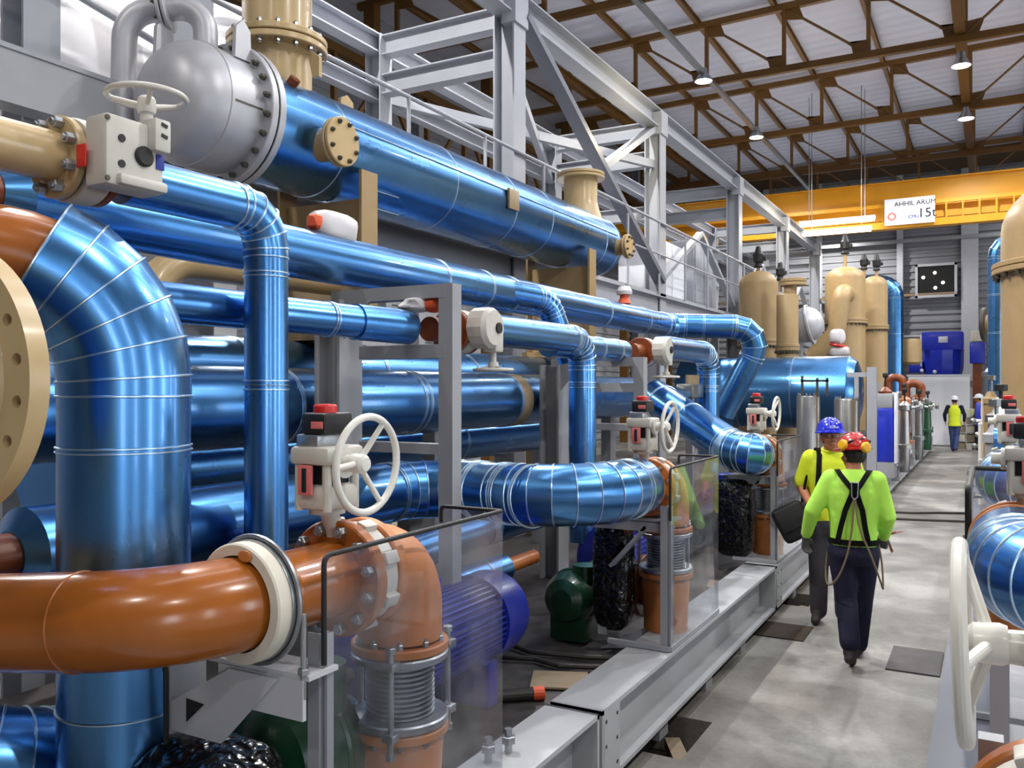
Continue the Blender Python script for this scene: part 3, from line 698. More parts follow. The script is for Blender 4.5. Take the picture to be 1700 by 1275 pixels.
clad_pipe('drop_pipe', 'farthest blue clad drop pipe, left of the slanting pipe end', [(-2.9, 8.35, 2.6), (-2.9, 9.99, 2.6), (-2.9, 9.99, 1.2)], .125, .24, 5, bands=((0, 1.3), (1, .15), (1, .2)))
# --- suction line: header, offset, elbow to the second valve
g_ = clad_pipe('suction_pipe', 'fat blue clad suction pipe swelling towards the aisle and bending into the second valve',
               [(-3.3, 2.04, 1.55), (-3.3, 4.85, 1.54), (-1.97, 4.36, 1.57), (-1.97, 5.2, 1.57)], .182, [.34, .44], [5, 8], bands=((0, 2.41), (0, 2.45), (1, .06), (1, .34), (1, .52)))
end_cone(g_, (-3.3, 2.04, 1.55), (0, -1, 0), .182, .1, .07)
MB().cyl((-3.3, 2.0, 1.55), (-3.3, 1.6, 1.55), .09, seg=28).build('bare_stub', 'orange_dark', g_)
flange(MB(), (-3.3, 1.72, 1.55), (0, -1, 0), .18, .03).build('flange', 'beige_tank', g_)
clad_pipe('suction_pipe', 'blue clad suction pipe sloping down to the third valve beyond the second handwheel',
          [(-3.3, 9.25, 2.1), (-2.2, 8.35, 1.6), (-1.97, 8.2, 1.57), (-1.97, 8.32, 1.57)], .19, [.3, .02], [4, 3], bands=((0, .2), (0, .75)), lap=True)
# --- the big vertical elbow at the left
D = V((-.52, -.855, 0)).normalized()
bv0 = V((-2.6, 1.953, .5)); bc = V((-2.6, 1.953, 2.64)); rb = .41
bt = thing('standpipe', 'thickest blue clad vertical pipe at left, its segmented elbow joining the orange flange', 'pipe', bv0)
arc = fillet([bv0, bc, bc+D*1.0], rb, 13)[1:-1]
blue = [arc[0]-V((0, 0, .06))]+arc[:11:2]
MB().tube([bv0, arc[0]], .212, 64).build('jacket', 'blue_jacket', bt)
mb = MB().tube(blue, .2145, 64); el = mb.build('elbow', 'blue_jacket', bt, sharp=11)
b = MB()
for c, rg in zip(blue, mb.rings(blue, .2145, 64)): b.bead(rg, c, .005, .005); 
b.build('elbow_seam', 'seam_metal', el)
for z in (1.985, 2.0, 1.12):
    mb = MB(); rg = MB().rings([(bv0.x, bv0.y, z), (bv0.x, bv0.y, z+.01)], .213, 64); mb.bead(rg[0], (bv0.x, bv0.y, z), .005, .004); mb.build('seam_band', 'seam_metal', bt)
ob = thing('flanged_elbow', 'orange painted elbow with bolted flange at the left edge above the beige disc', 'pipe', arc[10])
pth = arc[9:]+[bc+D*.46]
MB().tube(pth, .15, 40).build('body', 'orange_paint', ob)
flange(MB(), bc+D*.44, D, .235, .05).build('flange', 'orange_paint', ob)
flange(MB(), bc+D*.505, D, .235, .05).build('mating_flange', 'orange_dark', ob)
ring_bolts(ob, bc+D*.44, -D, .2, 12, .019, .024, 'galvanised')
MB().cyl(bc+D*.555, bc+D*1.1, .15, seg=32).build('onward_pipe', 'orange_paint', ob)
# --- bare orange pipe with collar, in front of it all
op = thing('curved_pipe', 'glossy orange pipe sweeping from the lower left edge into the nearest valve', 'pipe', (-2.2, 1.7, 1.55))
pts = fillet([(-3.4, 1.28, 1.44), (-1.97, 1.66, 1.55), (-1.97, 2.0, 1.548)], .42, 12)
MB().tube(pts, .142, 48).build('body', 'orange_paint', op)
MB().lathe((-1.97, 1.97, 1.547), (0, 1, 0), [(.142, 0), (.128, .05), (.126, .33)], 48).build('neck', 'orange_paint', op)
for k in (1,):
    d = (pts[k+1]-pts[k-1]).normalized(); rg = MB().rings([pts[k]-d*.01, pts[k]+d*.01], .142, 48); MB().bead(rg[0], pts[k]-d*.01, .003, .008).build('weld_bead', 'orange_paint', op)
flange(MB(), (-1.97, 2.29, 1.545), (0, 1, 0), .2, .05).build('flange', 'orange_paint', op)
ring_bolts(op, (-1.97, 2.29, 1.545), (0, -1, 0), .168, 12, .02, .026, 'galvanised', .5)
cl = thing('insulating_collar', 'cream white insulating collar around the orange pipe with a steel strap', 'pipe collar', (-1.955, 1.95, 1.55))
cd = V((.05, 1, .0)).normalized()
MB().lathe(V((-1.972, 1.86, 1.552)), cd, [(.145, 0), (.176, 0), (.181, .006), (.181, .075), (.176, .08), (.145, .08)], 56).build('collar', 'insul_white', cl)
MB().lathe(V((-1.972, 1.86, 1.552))+cd*.05, cd, [(.181, 0), (.185, 0), (.185, .025), (.181, .025)], 56).build('strap', 'galvanised', cl)
MB().torus(V((-1.972, 1.86, 1.552))+cd*.07, cd, .193, .008, 48, 8).build('clamp_rod', 'galvanised', cl)
MB().cyl((-1.776, 1.935, 1.53), (-1.776, 1.935, 1.28), .009, seg=10).build('clamp_rod', 'galvanised', cl)
MB().bolt((-1.776, 1.935, 1.352), (0, 0, 1), .018, .016, 0).build('nut', 'galvanised', cl)
MB().ball((-1.93, 1.853, 1.70), .018, 10, 6, (1.6, .3, 1)).build('rust_stain', 'orange_dusty', cl)
# --- big beige blind flange at the left edge
bd = thing('blind_flange', 'large beige blank disc flange with empty bolt holes at the left edge', 'flange', (-2.37, 1.19, 2.216))
n = V((.13, -.99, 0)).normalized(); o = V((-2.35, 1.19, 2.216)); u, w = perp(n)
def holed_disc(o, n, R, th, PC, nh, rh):
    """disc with a ring of drilled holes"""
    bm = MB(); S = 240; u, w = perp(n); ctr = [(u*math.cos(2*PI*(k+.5)/nh)+w*math.sin(2*PI*(k+.5)/nh))*PC for k in range(nh)]
    vs, fs = [], []
    for face, h in ((0, 0), (1, -th)):
        for k in range(nh):
            a0, a1 = 2*PI*k/nh, 2*PI*(k+1)/nh; q = 24; base = len(vs)
            outer = []
            per = [(a0, PC-.045), (a0, PC-.02), (a0, PC), (a0, PC+.02), (a0, R)]+[(a0+(a1-a0)*j/7, R) for j in range(1, 7)]+[(a1, R), (a1, PC+.02), (a1, PC), (a1, PC-.02), (a1, PC-.045)]+[(a1-(a1-a0)*j/8, PC-.045) for j in range(1, 8)]
            hole = []
            for a, r in per:
                p = (u*math.cos(a)+w*math.sin(a))*r; dd = p-ctr[k]; hole.append(ctr[k]+dd.normalized()*rh); outer.append(p)
            N = len(outer)
            vs += [o+p+n*h for p in outer]+[o+p+n*h for p in hole]
            for j in range(N): fs.append((base+j, base+(j+1) % N, base+N+(j+1) % N, base+N+j))
            if face == 0: first = base if k == 0 else first
        
    NN = len(per); half = len(vs)//2
    for k in range(nh):
        for j in range(NN):
            a, b2 = k*2*NN+NN+j, k*2*NN+NN+(j+1) % NN; fs.append((a, b2, b2+half, a+half))
    bm.add(vs, fs)
    bm.lathe(o, -n, [(R, 0), (R, th)], S)
    bm.lathe(o, n, [(PC-.045, 0), (PC-.05, .012), (0, .012)], 72)
    return bm
holed_disc(o, n, .362, .045, .322, 20, .0155).build('disc', 'beige_paint', bd, sharp=30)
MB().lathe(o-n*.045, -n, [(.362, 0), (.362, .012), (.25, .02)], 72).build('rim', 'beige_paint', bd)
MB().cyl(o-n*.05, o-n*.2, .19, seg=40).build('neck', 'blue_jacket', bd)
# --- beige line feeding the nearest upper valve
bp_ = thing('inlet_pipe', 'beige inlet pipe with bolted flange entering at the upper left edge', 'pipe', (-2.95, 1.5, 3.03))
MB().cyl((-2.95, .6, 3.03), (-2.95, 1.93, 3.03), .09, seg=36).build('body', 'beige_paint', bp_)
flange(MB(), (-2.95, 1.92, 3.03), (0, 1, 0), .15, .035).build('flange', 'beige_paint', bp_)
ring_bolts(bp_, (-2.95, 1.92, 3.03), (0, -1, 0), .122, 8, .021, .03, 'galvanised', .5)
# beige elbow seen behind the upper line
be = thing('pipe_elbow', 'beige pipe elbow curving up behind the blue upper line at left', 'pipe', (-4.3, 3.4, 2.9))
MB().tube(fillet([(-4.3, 3.25, 2.2), (-4.3, 3.45, 2.95), (-4.3, 5.0, 2.98)], .3, 9), .095, 32).build('body', 'beige_paint', be)
flange(MB(), (-4.3, 4.2, 2.98), (0, 1, 0), .14, .03).build('flange', 'beige_paint', be)
# low pipes at the bottom left and under the header
clad_pipe('floor_level_pipe', 'light blue clad pipe end low in the bottom left corner', [(-3.75, 1.3, 1.0), (-2.98, 1.7, .88), (-2.9, 2.6, .6)], .22, .3, 4, bands=((0, .3),))
clad_pipe('low_branch_pipe', 'dark blue sloping branch pipe behind the nearest clear guard', [(-3.62, 4.0, .98), (-3.4, 5.7, 1.12), (-3.4, 6.6, 1.12)], .13, .3, 3, bands=((0, .8),))
lb = clad_pipe('low_branch_pipe', 'short shiny blue pipe end with orange stub above the blue motor', [(-3.0, 4.1, .93), (-3.0, 5.25, .93)], .1, bands=(.9,))
end_cone(lb, (-3.0, 5.25, .93), (0, 1, 0), .1, .06, .04)
MB().cyl((-3.0, 5.28, .93), (-3.0, 5.75, .93), .055, seg=24).build('bare_stub', 'orange_paint', lb)
# ------------------------------------------------------------------ valves with gear operators
def handwheel(parent, c, axis, R, r, hub_back, spokes, mat='wheel_white', ph=0):
    c = V(c); ax = V(axis).normalized(); u, w = perp(ax)
    hw = MB().torus(c, ax, R, r, 56, 14).build('handwheel', mat, parent)
    h = c-ax*hub_back
    MB().lathe(h-ax*.03, ax, [(0, 0), (.03, 0), (.034, .012), (.032, .05), (.022, .062), (0, .064)], 24).build('hub', mat, hw)
    for a in spokes:
        e = u*math.cos(a+ph)+w*math.sin(a+ph)
        MB().cyl(h+e*.022, c+e*(R-.002), r*.85, r*.75, seg=14).build('spoke', mat, hw)
    return hw
def wafer_valve(label, x, y, z, side, wheel=True, wdz=.40, wdx=.17):
    t = thing('butterfly_valve', label, 'valve', (x, y, z))
    MB().lathe((x, y-.045, z), (0, 1, 0), [(.13, 0), (.172, 0), (.178, .008), (.178, .082), (.172, .09), (.13, .09)], 48).build('wafer_body', 'valve_white', t)
    for k in range(8):
        a = PI/8+k*PI/4; MB().bbox((x+.178*math.cos(a), y, z+.178*math.sin(a)), (.045, .07, .045), .006, Matrix.Rotation(-a, 3, 'Y')).build('lug', 'valve_white', t)
    ax_, ay = x-.02*side, y-.1
    MB().cyl((ax_+.01*side, ay+.03, z+.15), (ax_, ay, z+.25), .032, seg=18).lathe((ax_, ay, z+.225), (0, 0, 1), [(0, 0), (.062, 0), (.062, .02), (0, .02)], 20).build('stem', 'valve_white', t)
    g = MB().bbox((ax_, ay, z+.285), (.15, .17, .085), .018)
    for sx in (-1, 1):
        for sy in (-1, 1): g.cyl((ax_+sx*.06, ay+sy*.07, z+.24), (ax_+sx*.06, ay+sy*.07, z+.4), .016, seg=10)
    g.build('gearbox', 'valve_white', t)
    MB().bbox((ax_, ay, z+.365), (.1, .12, .09), .01).build('indicator_window', 'rubber_black', t)
    MB().bbox((ax_-.012*side, ay-.095, z+.345), (.06, .012, .1), .004).build('name_plate', 'red_label', t)
    MB().bbox((ax_-.012*side, ay-.102, z+.345), (.018, .006, .08), .002).build('scale_strip', 'rubber_black', t)
    MB().bbox((ax_, ay, z+.425), (.17, .19, .062), .014).build('upper_housing', 'valve_white', t)
    MB().bbox((ax_-.02*side, ay-.02, z+.475), (.095, .12, .042), .006).build('mount_block', 'galvanised', t)
    sw = MB().bbox((ax_, ay, z+.532), (.105, .15, .074), .012).build('switch_box', 'rubber_black', t)
    MB().bbox((ax_+.02, ay-.0745, z+.528), (.05, .006, .024), .002).build('switch_label', 'red_label', sw)
    MB().lathe((ax_, ay-.01, z+.569), (0, 0, 1), [(0, 0), (.04, 0), (.04, .022), (.036, .028), (0, .03)], 20).build('position_cap', 'red_plastic', sw)
    wc = V((x+wdx*side, y-.12, z+wdz))
    MB().cyl((ax_+.05*side, wc.y, wc.z), (wc.x-.05*side, wc.y, wc.z), .032, .026, 18).lathe((ax_+.08*side, wc.y, wc.z), (side, 0, 0), [(0, 0), (.05, 0), (.05, .02), (0, .02)], 20).build('input_shaft', 'wheel_white', t)
    if wheel: handwheel(t, wc, (side, 0, -.04), .158, .0125, .035, ((2*PI/3, 4*PI/3, 0) if side > 0 else (PI/3, -PI/3, PI)))
    return t
def orient_spokes(): pass
def discharge(x, y, z, side, n, down=True):
    e = thing('discharge_elbow', 'dusty orange pipe elbow turning down behind the %s valve' % n, 'pipe', (x, y+.3, z))
    MB().tube(fillet([(x, y+.09, z), (x, y+.29, z), (x, y+.29, z-.29)], .18, 10), .16, 40).build('body', 'orange_dusty', e)
    flange(MB(), (x, y+.046, z), (0, 1, 0), .188, .048).build('flange', 'orange_dusty', e)
    flange(MB(), (x, y+.29, z-.3), (0, 0, -1), .185, .035).build('lower_flange', 'orange_dusty', e)
    ring_bolts(e, (x, y+.29, z-.3), (0, 0, 1), .158, 10, .014, .018, 'galvanised', .5, single=(n == 'nearest'))
    b = thing('expansion_bellows', 'corrugated steel expansion bellows under the %s orange elbow' % n, 'bellows', (x, y+.29, z-.5))
    prof = []; zb = z-.575
    for k in range(12):
        h = k*.0185; prof += [(.118, h), (.132, h+.004), (.132, h+.010), (.118, h+.0145)]
    MB().lathe((x, y+.29, zb), (0, 0, 1), prof, 48).build('convolutions', 'galvanised', b)
    flange(MB(), (x, y+.29, z-.338), (0, 0, -1), .185, .03).build('flange', 'galvanised', b)
    flange(MB(), (x, y+.29, zb), (0, 0, -1), .185, .035).build('flange', 'galvanised', b)
    for k in range(3):
        a = -1.1+k*2*PI/3; p = V((x+.198*math.cos(a), y+.29+.198*math.sin(a), 0))
        MB().cyl(p+V((0, 0, z-.29)), p+V((0, 0, z-.68)), .011, seg=12).bolt(p+V((0, 0, z-.3)), (0, 0, 1), .02, .02, 0).bolt(p+V((0, 0, z-.66)), (0, 0, -1), .02, .02, 0).bbox(p+V((0, 0, z-.345)), (.05, .05, .03), .004).bbox(p+V((0, 0, z-.60)), (.05, .05, .03), .004).build('tie_rod', 'galvanised', b)
    r = thing('pump_inlet', 'orange reducer pipe between the %s bellows and the skid deck' % n, 'pipe', (x, y+.29, z-.8))
    flange(MB(), (x, y+.29, z-.612), (0, 0, -1), .185, .035).build('flange', 'orange_dusty', r)
    MB().lathe((x, y+.29, z-.645), (0, 0, -1), [(.15, 0), (.165, .03), (.15, .3), (.15, .368)], 40).build('body', 'orange_dusty', r)
    ring_bolts(r, (x, y+.29, z-.645), (0, 0, -1), .16, 10, .014, .016, 'bolt_steel', .5, single=(n == 'nearest'))
ZV = 1.545
UN = [('nearest', 2.385), ('second', 5.46), ('third', 8.6)]
VL = ['white butterfly valve with handwheel behind the nearest clear guard at left', 'white butterfly valve with handwheel above the second clear guard', 'small white butterfly valve with handwheel beside the stainless cylinders']
for (n, y), lab in zip(UN, VL):
    wafer_valve(lab, -1.97, y, ZV, 1)
    discharge(-1.97, y, ZV, 1, n)
for n, y in UN[1:]:
    fb = thing('valve_flange', 'orange dusty flange between the %s valve and its blue pipe elbow' % n, 'flange', (-1.97, y-.1, ZV))
    flange(MB(), (-1.97, y-.094, ZV), (0, 1, 0), .188, .048).build('body', 'orange_dusty', fb)
    MB().cyl((-1.97, y-.3, ZV), (-1.97, y-.09, ZV), .14, seg=32).build('neck', 'orange_dusty', fb)
    ring_bolts(fb, (-1.97, y-.094, ZV), (0, -1, 0), .16, 10, .014, .018, 'galvanised', .5, single=False)
# upper valves on the drop lines
def gear_valve(label, x, y, z, s=1., wheel=True, big=True):
    t = thing('gear_operated_valve', label, 'valve', (x, y, z))
    MB().lathe((x, y-.05, z), (0, 1, 0), [(.09*s, 0), (.15*s, 0), (.155*s, .01), (.155*s, .09), (.15*s, .1), (.09*s, .1)], 40).build('wafer_body', 'valve_white', t)
    flange(MB(), (x, y+.055, z), (0, 1, 0), .15*s, .035).build('flange', 'orange_dark', t)
    MB().cyl((x, y+.08, z), (x, y+.2, z), .085*s, seg=28).build('stub', 'orange_dark', t)
    bx = x+.16*s
    MB().cyl((x+.1*s, y, z), (bx, y, z), .05*s, seg=18).build('stem', 'valve_white', t)
    c = V((bx+.06, y+.03, z))
    MB().bbox(c, (.12, .24*s, .25*s), .016).bbox(c+V((.03, .085*s, .085*s)), (.14, .07*s, .12*s), .01).bbox(c+V((.01, .02, -.1*s)), (.15, .2*s, .04), .012).build('gearbox', 'valve_white', t)
    MB().lathe(c+V((.055, .03, 0)), (1, 0, 0), [(0, 0), (.037*s, 0), (.037*s, .014), (.03*s, .02), (0, .02)], 28).build('indicator_cap', 'rubber_black', t)
    for dy, dz in ((-.06, .045), (-.06, -.045)): MB().lathe(c+V((.055, dy*s, dz*s)), (1, 0, 0), [(0, 0), (.014*s, 0), (.014*s, .01), (0, .01)], 12).build('plug', 'rubber_black', t)
    for dy in (-.115, .115):
        for dz in (-.105, .105): MB().bolt(c+V((.058, dy*s, dz*s)), (1, 0, 0), .01, .006, 0).build('screw', 'bolt_dark', t)
    for dz in (.125, .085): MB().bar(c+V((.101, .075*s, dz*s)), c+V((.101, .1*s, dz*s-.006)), .006, .012).build('slot', 'rubber_black', t)
    MB().bbox(c+V((.062, .1*s, -.005)), (.004, .035*s, .055*s), .001).build('sticker', 'blue_label', t)
    MB().bbox(c+V((-.05, -.137*s, -.02)), (.05, .006, .08*s), .002).build('side_sticker', 'red_plastic', t)
    if wheel:
        k = c+V((.02, .075*s, .13*s))
        MB().cyl(k, k+V((0, 0, .085*s)), .024*s, .02*s, 16).build('wheel_shaft', 'valve_white', t)
        handwheel(t, k+V((0, 0, .105*s)), (0, 0, 1), .135*s, .011*s, .03, (.5, .5+2*PI/3, .5+4*PI/3), 'valve_white')
    return t
gear_valve('white gear operated valve with flat handwheel before the grey vessel head', -2.95, 2.02, 3.03)
def mid_valve(label, x, y, z, s):
    t = thing('gear_operated_valve', label, 'valve', (x, y, z))
    MB().lathe((x, y-.05, z), (0, 1, 0), [(.08, 0), (.14, 0), (.14, .1), (.08, .1)], 32).build('wafer_body', 'valve_white', t)
    for dy in (-.1, .06): flange(MB(), (x, y+dy, z), (0, 1, 0), .14, .035).build('flange', 'orange_dark', t)
    MB().cyl((x, y-.32, z), (x, y-.08, z), .075, seg=24).build('stub', 'orange_dark', t)
    MB().lathe((x+.1, y+.02, z+.02), (1, 0, 0), [(0, 0), (.1*s, 0), (.13*s, .03), (.13*s, .13), (.11*s, .16), (0, .16)], 14).bbox((x+.2, y+.1, z-.06), (.1, .1, .14), .015).build('gearbox', 'valve_white', t)
    MB().lathe((x+.26, y+.06, z+.02), (1, 0, 0), [(0, 0), (.034*s, 0), (.034*s, .012), (0, .012)], 20).build('indicator_cap', 'rubber_black', t)
    MB().cyl((x+.2, y+.1, z-.13), (x+.2, y+.1, z-.22), .02, seg=12).build('wheel_shaft', 'valve_white', t)
    handwheel(t, (x+.2, y+.1, z-.24), (0, 0, -1), .12, .011, .02, (.4, .4+2*PI/3, .4+4*PI/3), 'valve_white')
mid_valve('white gear operated valve right of the tall grey stand, wheel hanging below', -2.95, 4.62, 2.55, 1)
mid_valve('white gear operated valve behind the second valve stand, half hidden by the upper line', -2.95, 7.95, 2.54, 1)
MB_ = MB()
# ------------------------------------------------------------------ stands and supports
def stand(label, x0, x1, y, zt, zm, back=True):
    t = thing('pipe_stand', label, 'pipe stand', (x0, y, .53))
    MB().section((x0, y, .5), (x0, y, zt), [(-.048, -.048), (.048, -.048), (.048, .048), (-.048, .048)], (1, 0, 0)).build('post', 'frame_grey', t)
    xr = x1-.22
    MB().bar((x0, y, zt-.04), (xr, y, zt-.04), .1, .08).build('top_rail', 'frame_grey', t)
    MB().bar((x0, y, zm), (x1, y, zm), .1, .08).build('lower_rail', 'frame_grey', t)
    MB().bar((x0-.04, y, 1.84), (x1, y, 1.84), .1, .06).build('cross_rail', 'frame_grey', t)
    if back:
        MB().ibeam((xr, y+.02, .4), (xr, y+.02, zt-.06), .2, .22, .02, .014, (1, 0, 0)).build('rear_post', 'frame_grey', t)
        MB().prism([(xr+.1, y-.05, zt-.08), (xr+.3, y-.05, zt-.08), (xr+.1, y-.05, zt-.3)], (0, .012, 0)).build('gusset_plate', 'frame_grey', t)
stand('tall grey steel pipe stand in the middle carrying the upper blue pipes', -2.75, -3.38, 4.22, 2.8, 2.41)
stand('farther grey steel pipe stand, left of the second handwheel', -2.75, -3.4, 7.34, 2.47, 2.2)
MB().section((-2.66, 4.22, .5), (-2.66, 4.22, 1.0), [(-.03, -.03), (.03, -.03), (.03, .03), (-.03, .03)], (1, 0, 0))
ps = thing('pipe_support', 'white and grey steel support bracket carrying the cream collar', 'support', (-2.45, 2.0, .5))
MB().bbox((-2.44, 2.03, .95), (.13, .16, .8), .012).build('post', 'frame_grey', ps)
MB().lo_hi((-2.48, 1.93, 1.335), (-1.75, 2.06, 1.35)).build('top_plate', 'wall_post', ps)
MB().lo_hi((-2.12, 1.925, 1.215), (-1.77, 1.94, 1.336)).build('front_plate', 'wall_post', ps)
MB().prism([(-2.33, 1.915, 1.09), (-2.1, 1.915, 1.09), (-1.86, 1.915, 1.33), (-2.06, 1.915, 1.33), (-2.33, 1.915, 1.18)], (0, .012, 0)).build('diagonal_plate', 'wall_post', ps)
MB().prism([(-2.25, 1.912, 1.205), (-2.17, 1.912, 1.2), (-2.25, 1.912, 1.13)], (0, .006, 0)).build('cut_out', 'rubber_black', ps)
tag(MB().tube(fillet([(-2.36, 1.9, 1.36), (-2.33, 1.9, 1.28), (-2.335, 1.905, 1.0)], .05, 5), .009, 10).build('control_cable', 'rubber_black'), 'black cable hanging down against the grey bracket post', 'cable')
for (n, y), (xa, yy) in zip(UN[1:], ((-2.35, 5.34), (-2.25, 8.46))):
    t = thing('pipe_support', 'grey steel table support under the blue elbow of the %s valve' % n, 'support', (-1.85, yy, .53))
    MB().bar((-1.815, yy, .53), (-1.815, yy, 1.33), .06, .06, (0, 1, 0)).build('post', 'frame_grey', t)
    MB().lo_hi((xa, yy-.045, 1.33), (-1.79, yy+.2, 1.345)).lo_hi((xa, yy-.045, 1.27), (-1.79, yy-.035, 1.335)).build('top_plate', 'frame_grey', t)
    MB().bar((-2.2, yy, 1.02), (-1.95, yy, 1.3), .02, .09, (0, 1, 0)).build('diagonal_plate', 'steel_paint', t)
    MB().bar((-2.3, yy+.1, .53), (-2.3, yy+.1, 1.33), .06, .06, (0, 1, 0)).build('post', 'frame_grey', t)
# ------------------------------------------------------------------ clear guards
def guard(label, x, y0, y1, ret, z0=.56, z1=1.69, low=1.36, base=True, er=.0085):
    """bent clear sheet along the aisle with a black edge strip"""
    t = thing('guard_screen', label, 'guard', (x, y0, z0))
    s = math.copysign(1, ret)
    pn = MB().lo_hi((x-.003, y0, z0), (x+.003, y1, z1)).build('pane', 'clear_sheet', t)
    MB().lo_hi((min(x, x+ret), y1-.003, z0), (max(x, x+ret), y1+.003, z1)).build('return_pane', 'clear_sheet', t)
    MB().tube(fillet([(x, y0, low), (x, y0, z1), (x, y1, z1), (x+ret, y1, z1), (x+ret, y1, z1-.07)], [.03, .012, .02], 5), er, 10).build('edge_strip', 'rubber_black', t)
    MB().angle((x+.02*s, y0, .53), (x+.02*s, y0, 1.45), .045, .006, (0, 1, 0)).bar((x+.004*s, y0+.028, .53), (x+.004*s, y0+.028, 1.45), .03, .01, (1, 0, 0)).build('post', 'frame_grey', t)
    if base:
        MB().bar((x, y0, .55), (x, y1, .55), .02, .03).bar((x, y0, .55), (x+ret*1.4, y0, .55), .03, .03).build('bottom_rail', 'frame_grey', t)
guard('clear plastic guard screen with black edge strip in front of the nearest valve', -1.765, 2.012, 3.1, -.3, base=False)
guard('clear plastic guard screen mirroring the yellow shirts, beside the second valve', -1.765, 5.24, 6.33, -.3)
guard('dusty clear guard screen beside the third valve and the worker in blue helmet', -1.765, 8.36, 9.5, -.3)
# ------------------------------------------------------------------ pumps and motors
def pump(label, x, y, z, r):
    t = thing('pump', label, 'pump', (x, y, z))
    MB().lathe((x, y-.22, z), (0, 1, 0), [(0, 0), (r*.45, .01), (r*.8, .05), (r, .13), (r*1.02, .22), (r*.95, .32), (r*.6, .4), (r*.4, .52), (0, .53)], 40).build('casing', 'green_paint', t)
    MB().torus((x, y, z), (0, 1, 0), r*.98, .02, 40, 8).build('casing_rim', 'green_paint', t)
    MB().bbox((x, y, (z-r*.6+.42)/2+.0), (r*1.5, .22, max(.06, z-r*.6-.42)), .01).build('foot', 'green_paint', t)
    MB().cyl((x+r*.5, y, z+r*.6), (x+r*.5, y, z+r*1.25), .09, seg=24).build('outlet', 'green_paint', t)
def motor(label, x, y0, y1, z, r):
    t = thing('electric_motor', label, 'motor', (x, (y0+y1)/2, z))
    N = 44; out = []
    for k in range(N):
        for q, rr in ((0, r*.88), (.3, r*.88), (.36, r*.99), (.64, r*.99), (.7, r*.88)):
            a = 2*PI*(k+q)/N; out.append((x+rr*math.cos(a), y0, z+rr*math.sin(a)))
    MB().prism(out, (0, y1-y0-.28, 0)).build('finned_body', 'motor_blue', t, sharp=20)
    MB().lathe((x, y1-.3, z), (0, 1, 0), [(r*.9, 0), (r*1.06, 0), (r*1.06, .2), (r*.98, .27), (r*.7, .3), (0, .3)], 44).build('fan_cover', 'motor_blue', t)
    MB().lathe((x, y0-.04, z), (0, 1, 0), [(0, 0), (r*.7, 0), (r*1.05, .02), (r*1.05, .06), (0, .06)], 44).build('front_shield', 'motor_blue', t)
    MB().bbox((x+.04, y0+.35, z+r+.06), (.26, .3, .15), .012).build('terminal_box', 'motor_blue', t)
    for yy in (y0+.2, y1-.45):
        MB().lo_hi((x-r*.95, yy-.05, .42), (x+r*.95, yy+.05, z-r*.75)).build('foot', 'motor_blue', t)
    MB().cyl((x, y0-.35, z), (x, y0, z), .035, seg=16).build('shaft', 'bolt_dark', t)
MO = [('nearest', 0, 'in the bottom left corner beside the bellows', 'behind the nearest clear guard'), ('second', 3.1, 'under the big blue elbow', 'behind the second pump'), ('third', 6.2, 'under the sloping blue suction pipe', 'behind the third pump')]
for n, dy, w1, w2 in MO:
    if dy == 0: pump('dark green pump casing '+w1, -2.27, 2.42, .86, .27)
    else: pump('dark green pump casing '+w1, -2.6, 2.5+dy, .72, .18)
    motor('blue finned electric motor '+w2, -2.66, 3.25+dy, 4.62+dy, .84, .24)
# wrapped and dusty things under the elbows
def lumpy(c, size, seed, amp=.12, n=3, sub=4, e=.72):
    bm = bmesh.new(); bmesh.ops.create_icosphere(bm, subdivisions=sub, radius=1); rr = random.Random(seed)
    ws = [(V((rr.uniform(-1, 1), rr.uniform(-1, 1), rr.uniform(-1, 1)))*rr.uniform(2, 7), rr.uniform(0, 6)) for _ in range(14)]
    for v in bm.verts:
        d = sum(math.sin(k.dot(v.co)+p) for k, p in ws)/4
        co = v.co*(1+amp*d)
        co = V((math.copysign(abs(co.x)**e, co.x), math.copysign(abs(co.y)**e, co.y), math.copysign(abs(co.z)**e, co.z)))
        v.co = V((co.x*size[0], co.y*size[1], co.z*size[2]))+V(c)
    bm.verts.index_update(); m = MB().add([v.co.copy() for v in bm.verts], [[q.index for q in f.verts] for f in bm.faces]); bm.free(); return m
tag(lumpy((-2.18, 1.93, .8), (.3, .17, .28), 5).build('refuse_sack', 'sack_black', sharp=60), 'shiny crumpled black plastic sack below the white bracket at bottom left', 'plastic sack')
tag(lumpy((-2.25, 5.5, .93), (.13, .12, .39), 8, .05, e=.5).build('wrapped_pump_part', 'sack_black', sharp=60), 'tall black plastic wrapping under the second blue elbow', 'wrapping')
tag(lumpy((-2.2, 8.45, .93), (.2, .14, .38), 9, .05, e=.5).build('wrapped_pump_part', 'sack_black', sharp=60), 'black plastic wrapping under the third support table', 'wrapping')
for n, x, y, lab in (('a', -2.08, 5.88, 'second'), ('b', -2.05, 8.95, 'third')):
    t = thing('inlet_spool', 'dark orange flanged spool pipe low beneath the %s clear guard' % lab, 'pipe', (x, y, .8))
    MB().cyl((x-.35, y, .78), (x+.1, y, .78), .14, seg=32).build('body', 'orange_dark', t)
    flange(MB(), (x-.08, y, .78), (-1, 0, 0), .22, .04).build('flange', 'orange_dark', t)
    ring_bolts(t, (x-.12, y, .78), (-1, 0, 0), .18, 10, .014, .02, 'bolt_steel', 0, False)
